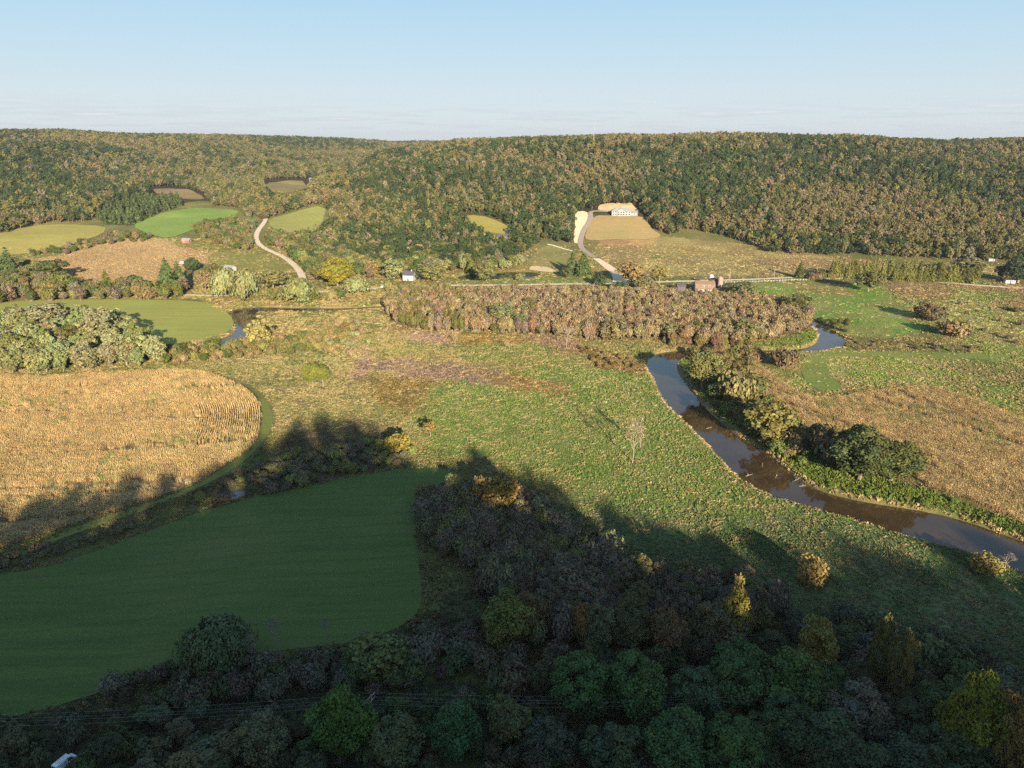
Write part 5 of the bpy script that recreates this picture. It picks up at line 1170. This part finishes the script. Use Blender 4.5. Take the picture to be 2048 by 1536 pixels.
# ------------------------------------------------------------------ driftwood in the river
for px, py, L, rz, lab in [(1592,956,5.5,35,'forked white driftwood snag against the far bank'),(1606,967,3.5,-5,'pale floating log below the forked snag'),(1553,948,3,60,'short dead branch sticking out of the river'),(1498,946,4,20,'dark half sunk log near the near bank'),(1418,852,3.5,10,'pale branch in the water by the shaded bank'),(1525,926,3,70,'thin dead branch standing in mid river')]:
    x, y, z, _ = at(px, py); m = MB(); g = np.random.default_rng(px); c, s = math.cos(R(rz)), math.sin(R(rz))
    L *= .75; m.tube([(-L/2*c,-L/2*s,-.12),(0,.15,.05),(L/2*c,L/2*s,.25)], [.15,.12,.05], 7)
    for k in range(4):
        f = g.uniform(-.2, .9); b = np.array([L/2*c*f, L/2*s*f, .15]); d = g.normal(size=3); d[2] = abs(d[2])+.3; d /= np.linalg.norm(d); m.tube([b, b+d*L*.16, b+d*L*.3+np.array([0,0,.1])], [.09,.06,.02], 5)
    tag(m.build('driftwood', PALEBARK, None, (x, y, ZW+.05)), lab, 'driftwood')
# ------------------------------------------------------------------ light, sky, camera
SKY_GAIN = 2.83/2**EXPOSURE/SKY_STRENGTH
w = bpy.data.worlds.new('World'); SC.world = w; w.use_nodes = True; nt = w.node_tree; nt.nodes.clear()
out = nt.nodes.new('ShaderNodeOutputWorld'); bg = nt.nodes.new('ShaderNodeBackground'); sky = nt.nodes.new('ShaderNodeTexSky')
sky.sky_type = 'NISHITA'; sky.sun_disc = False; sky.sun_elevation = SUN_EL; sky.sun_rotation = SUN_AZ+math.pi
sky.altitude = 300; sky.air_density = 1.0; sky.dust_density = .4; sky.ozone_density = 3.0
tc = nt.nodes.new('ShaderNodeTexCoord'); sx = nt.nodes.new('ShaderNodeSeparateXYZ'); nt.links.new(tc.outputs['Generated'], sx.inputs[0])
cr = nt.nodes.new('ShaderNodeValToRGB'); cr.color_ramp.elements[0].position = 0; nt.links.new(sx.outputs[2], cr.inputs[0])
for i, (p_, c_) in enumerate([(0, (.24,.262,.282)), (.05, (.225,.262,.288)), (.11, (.187,.25,.297)), (.17, (.152,.232,.297)), (.4, (.08,.15,.25))]):
    e = cr.color_ramp.elements[0] if i == 0 else cr.color_ramp.elements.new(p_); e.color = tuple(q*SKY_GAIN for q in c_)+(1,)
cr.color_ramp.elements[-1].color = (.05*SKY_GAIN, .11*SKY_GAIN, .24*SKY_GAIN, 1)
k_ = nt.nodes.new('ShaderNodeMapRange'); nt.links.new(sx.outputs[2], k_.inputs[0])
for i, v in enumerate((.18, .5, .96, .2)): k_.inputs[i+1].default_value = v
cm = nt.nodes.new('ShaderNodeMapping'); cm.inputs['Scale'].default_value = (9, 9, 150); nt.links.new(tc.outputs['Generated'], cm.inputs[0])
cn = noise(nt, cm.outputs[0], 1.0, 4, .6); ca = ramp(nt, cn, .50, .66, 0, .7); cb = ramp(nt, sx.outputs[2], .006, .02); cc = ramp(nt, sx.outputs[2], .055, .03)
m1 = N(nt, 'ShaderNodeMath', operation='MULTIPLY'); nt.links.new(ca, m1.inputs[0]); nt.links.new(cb, m1.inputs[1]); m2 = N(nt, 'ShaderNodeMath', operation='MULTIPLY'); nt.links.new(m1.outputs[0], m2.inputs[0]); nt.links.new(cc, m2.inputs[1])
blend = mixc(nt, 'MIX', k_.outputs[0], mixc(nt, 'MULTIPLY', 1.0, sky.outputs[0], (1.15, 1.0, .80)), cr.outputs[0])
blend = mixc(nt, 'MIX', m2.outputs[0], blend, mixc(nt, 'MIX', ramp(nt, cn, .56, .70), tuple(q*SKY_GAIN for q in (.205, .222, .255)), tuple(q*SKY_GAIN for q in (.30, .30, .305))))
nt.links.new(blend, bg.inputs[0]); bg.inputs[1].default_value = SKY_STRENGTH; nt.links.new(bg.outputs[0], out.inputs[0])
sl = bpy.data.lights.new('sun', 'SUN'); sl.energy = SUN_STRENGTH; sl.angle = R(.53); sl.color = (1.0, .82, .58)
so = bpy.data.objects.new('sun', sl); COL.objects.link(so)
L = Vector((math.sin(SUN_AZ)*math.cos(SUN_EL), math.cos(SUN_AZ)*math.cos(SUN_EL), -math.sin(SUN_EL)))
so.rotation_euler = L.to_track_quat('-Z', 'Y').to_euler(); so.location = (80, -300, 250)
cd = bpy.data.cameras.new('camera'); co = bpy.data.objects.new('camera', cd); COL.objects.link(co)
cd.sensor_fit = 'HORIZONTAL'; cd.sensor_width = 36; cd.lens = 36*FOC/2048; cd.clip_start = .5; cd.clip_end = 20000
co.location = (0, 0, CH); co.rotation_euler = (math.pi/2-PITCH, 0, 0); SC.camera = co
SC.view_settings.view_transform = 'Standard'; SC.view_settings.look = 'None'; SC.view_settings.exposure = EXPOSURE; SC.view_settings.gamma = 1
SC.cycles.max_bounces = 5; SC.cycles.diffuse_bounces = 4; SC.cycles.glossy_bounces = 2; SC.cycles.transmission_bounces = 3; SC.cycles.transparent_max_bounces = 4
SC.cycles.use_denoising = False; SC.cycles.use_adaptive_sampling = False
SC.cycles.caustics_reflective = False; SC.cycles.caustics_refractive = False
HAZE = .00006

# thin evening air over the valley
h = MB().box(-5200, 5200, -900, 5200, -4, 175).mesh('haze', [])
hm = bpy.data.materials.new('haze'); hm.use_nodes = True; nt = hm.node_tree; nt.nodes.clear()
out = nt.nodes.new('ShaderNodeOutputMaterial'); v = nt.nodes.new('ShaderNodeVolumePrincipled'); v.inputs['Color'].default_value = (.86, .92, 1, 1); v.inputs['Density'].default_value = HAZE; v.inputs['Anisotropy'].default_value = .5
nt.links.new(v.outputs[0], out.inputs['Volume']); h.materials.append(hm)
tag(link('haze', h), 'thin pale evening haze in the valley air', 'haze', kind='stuff')
SC.cycles.volume_bounces = 0
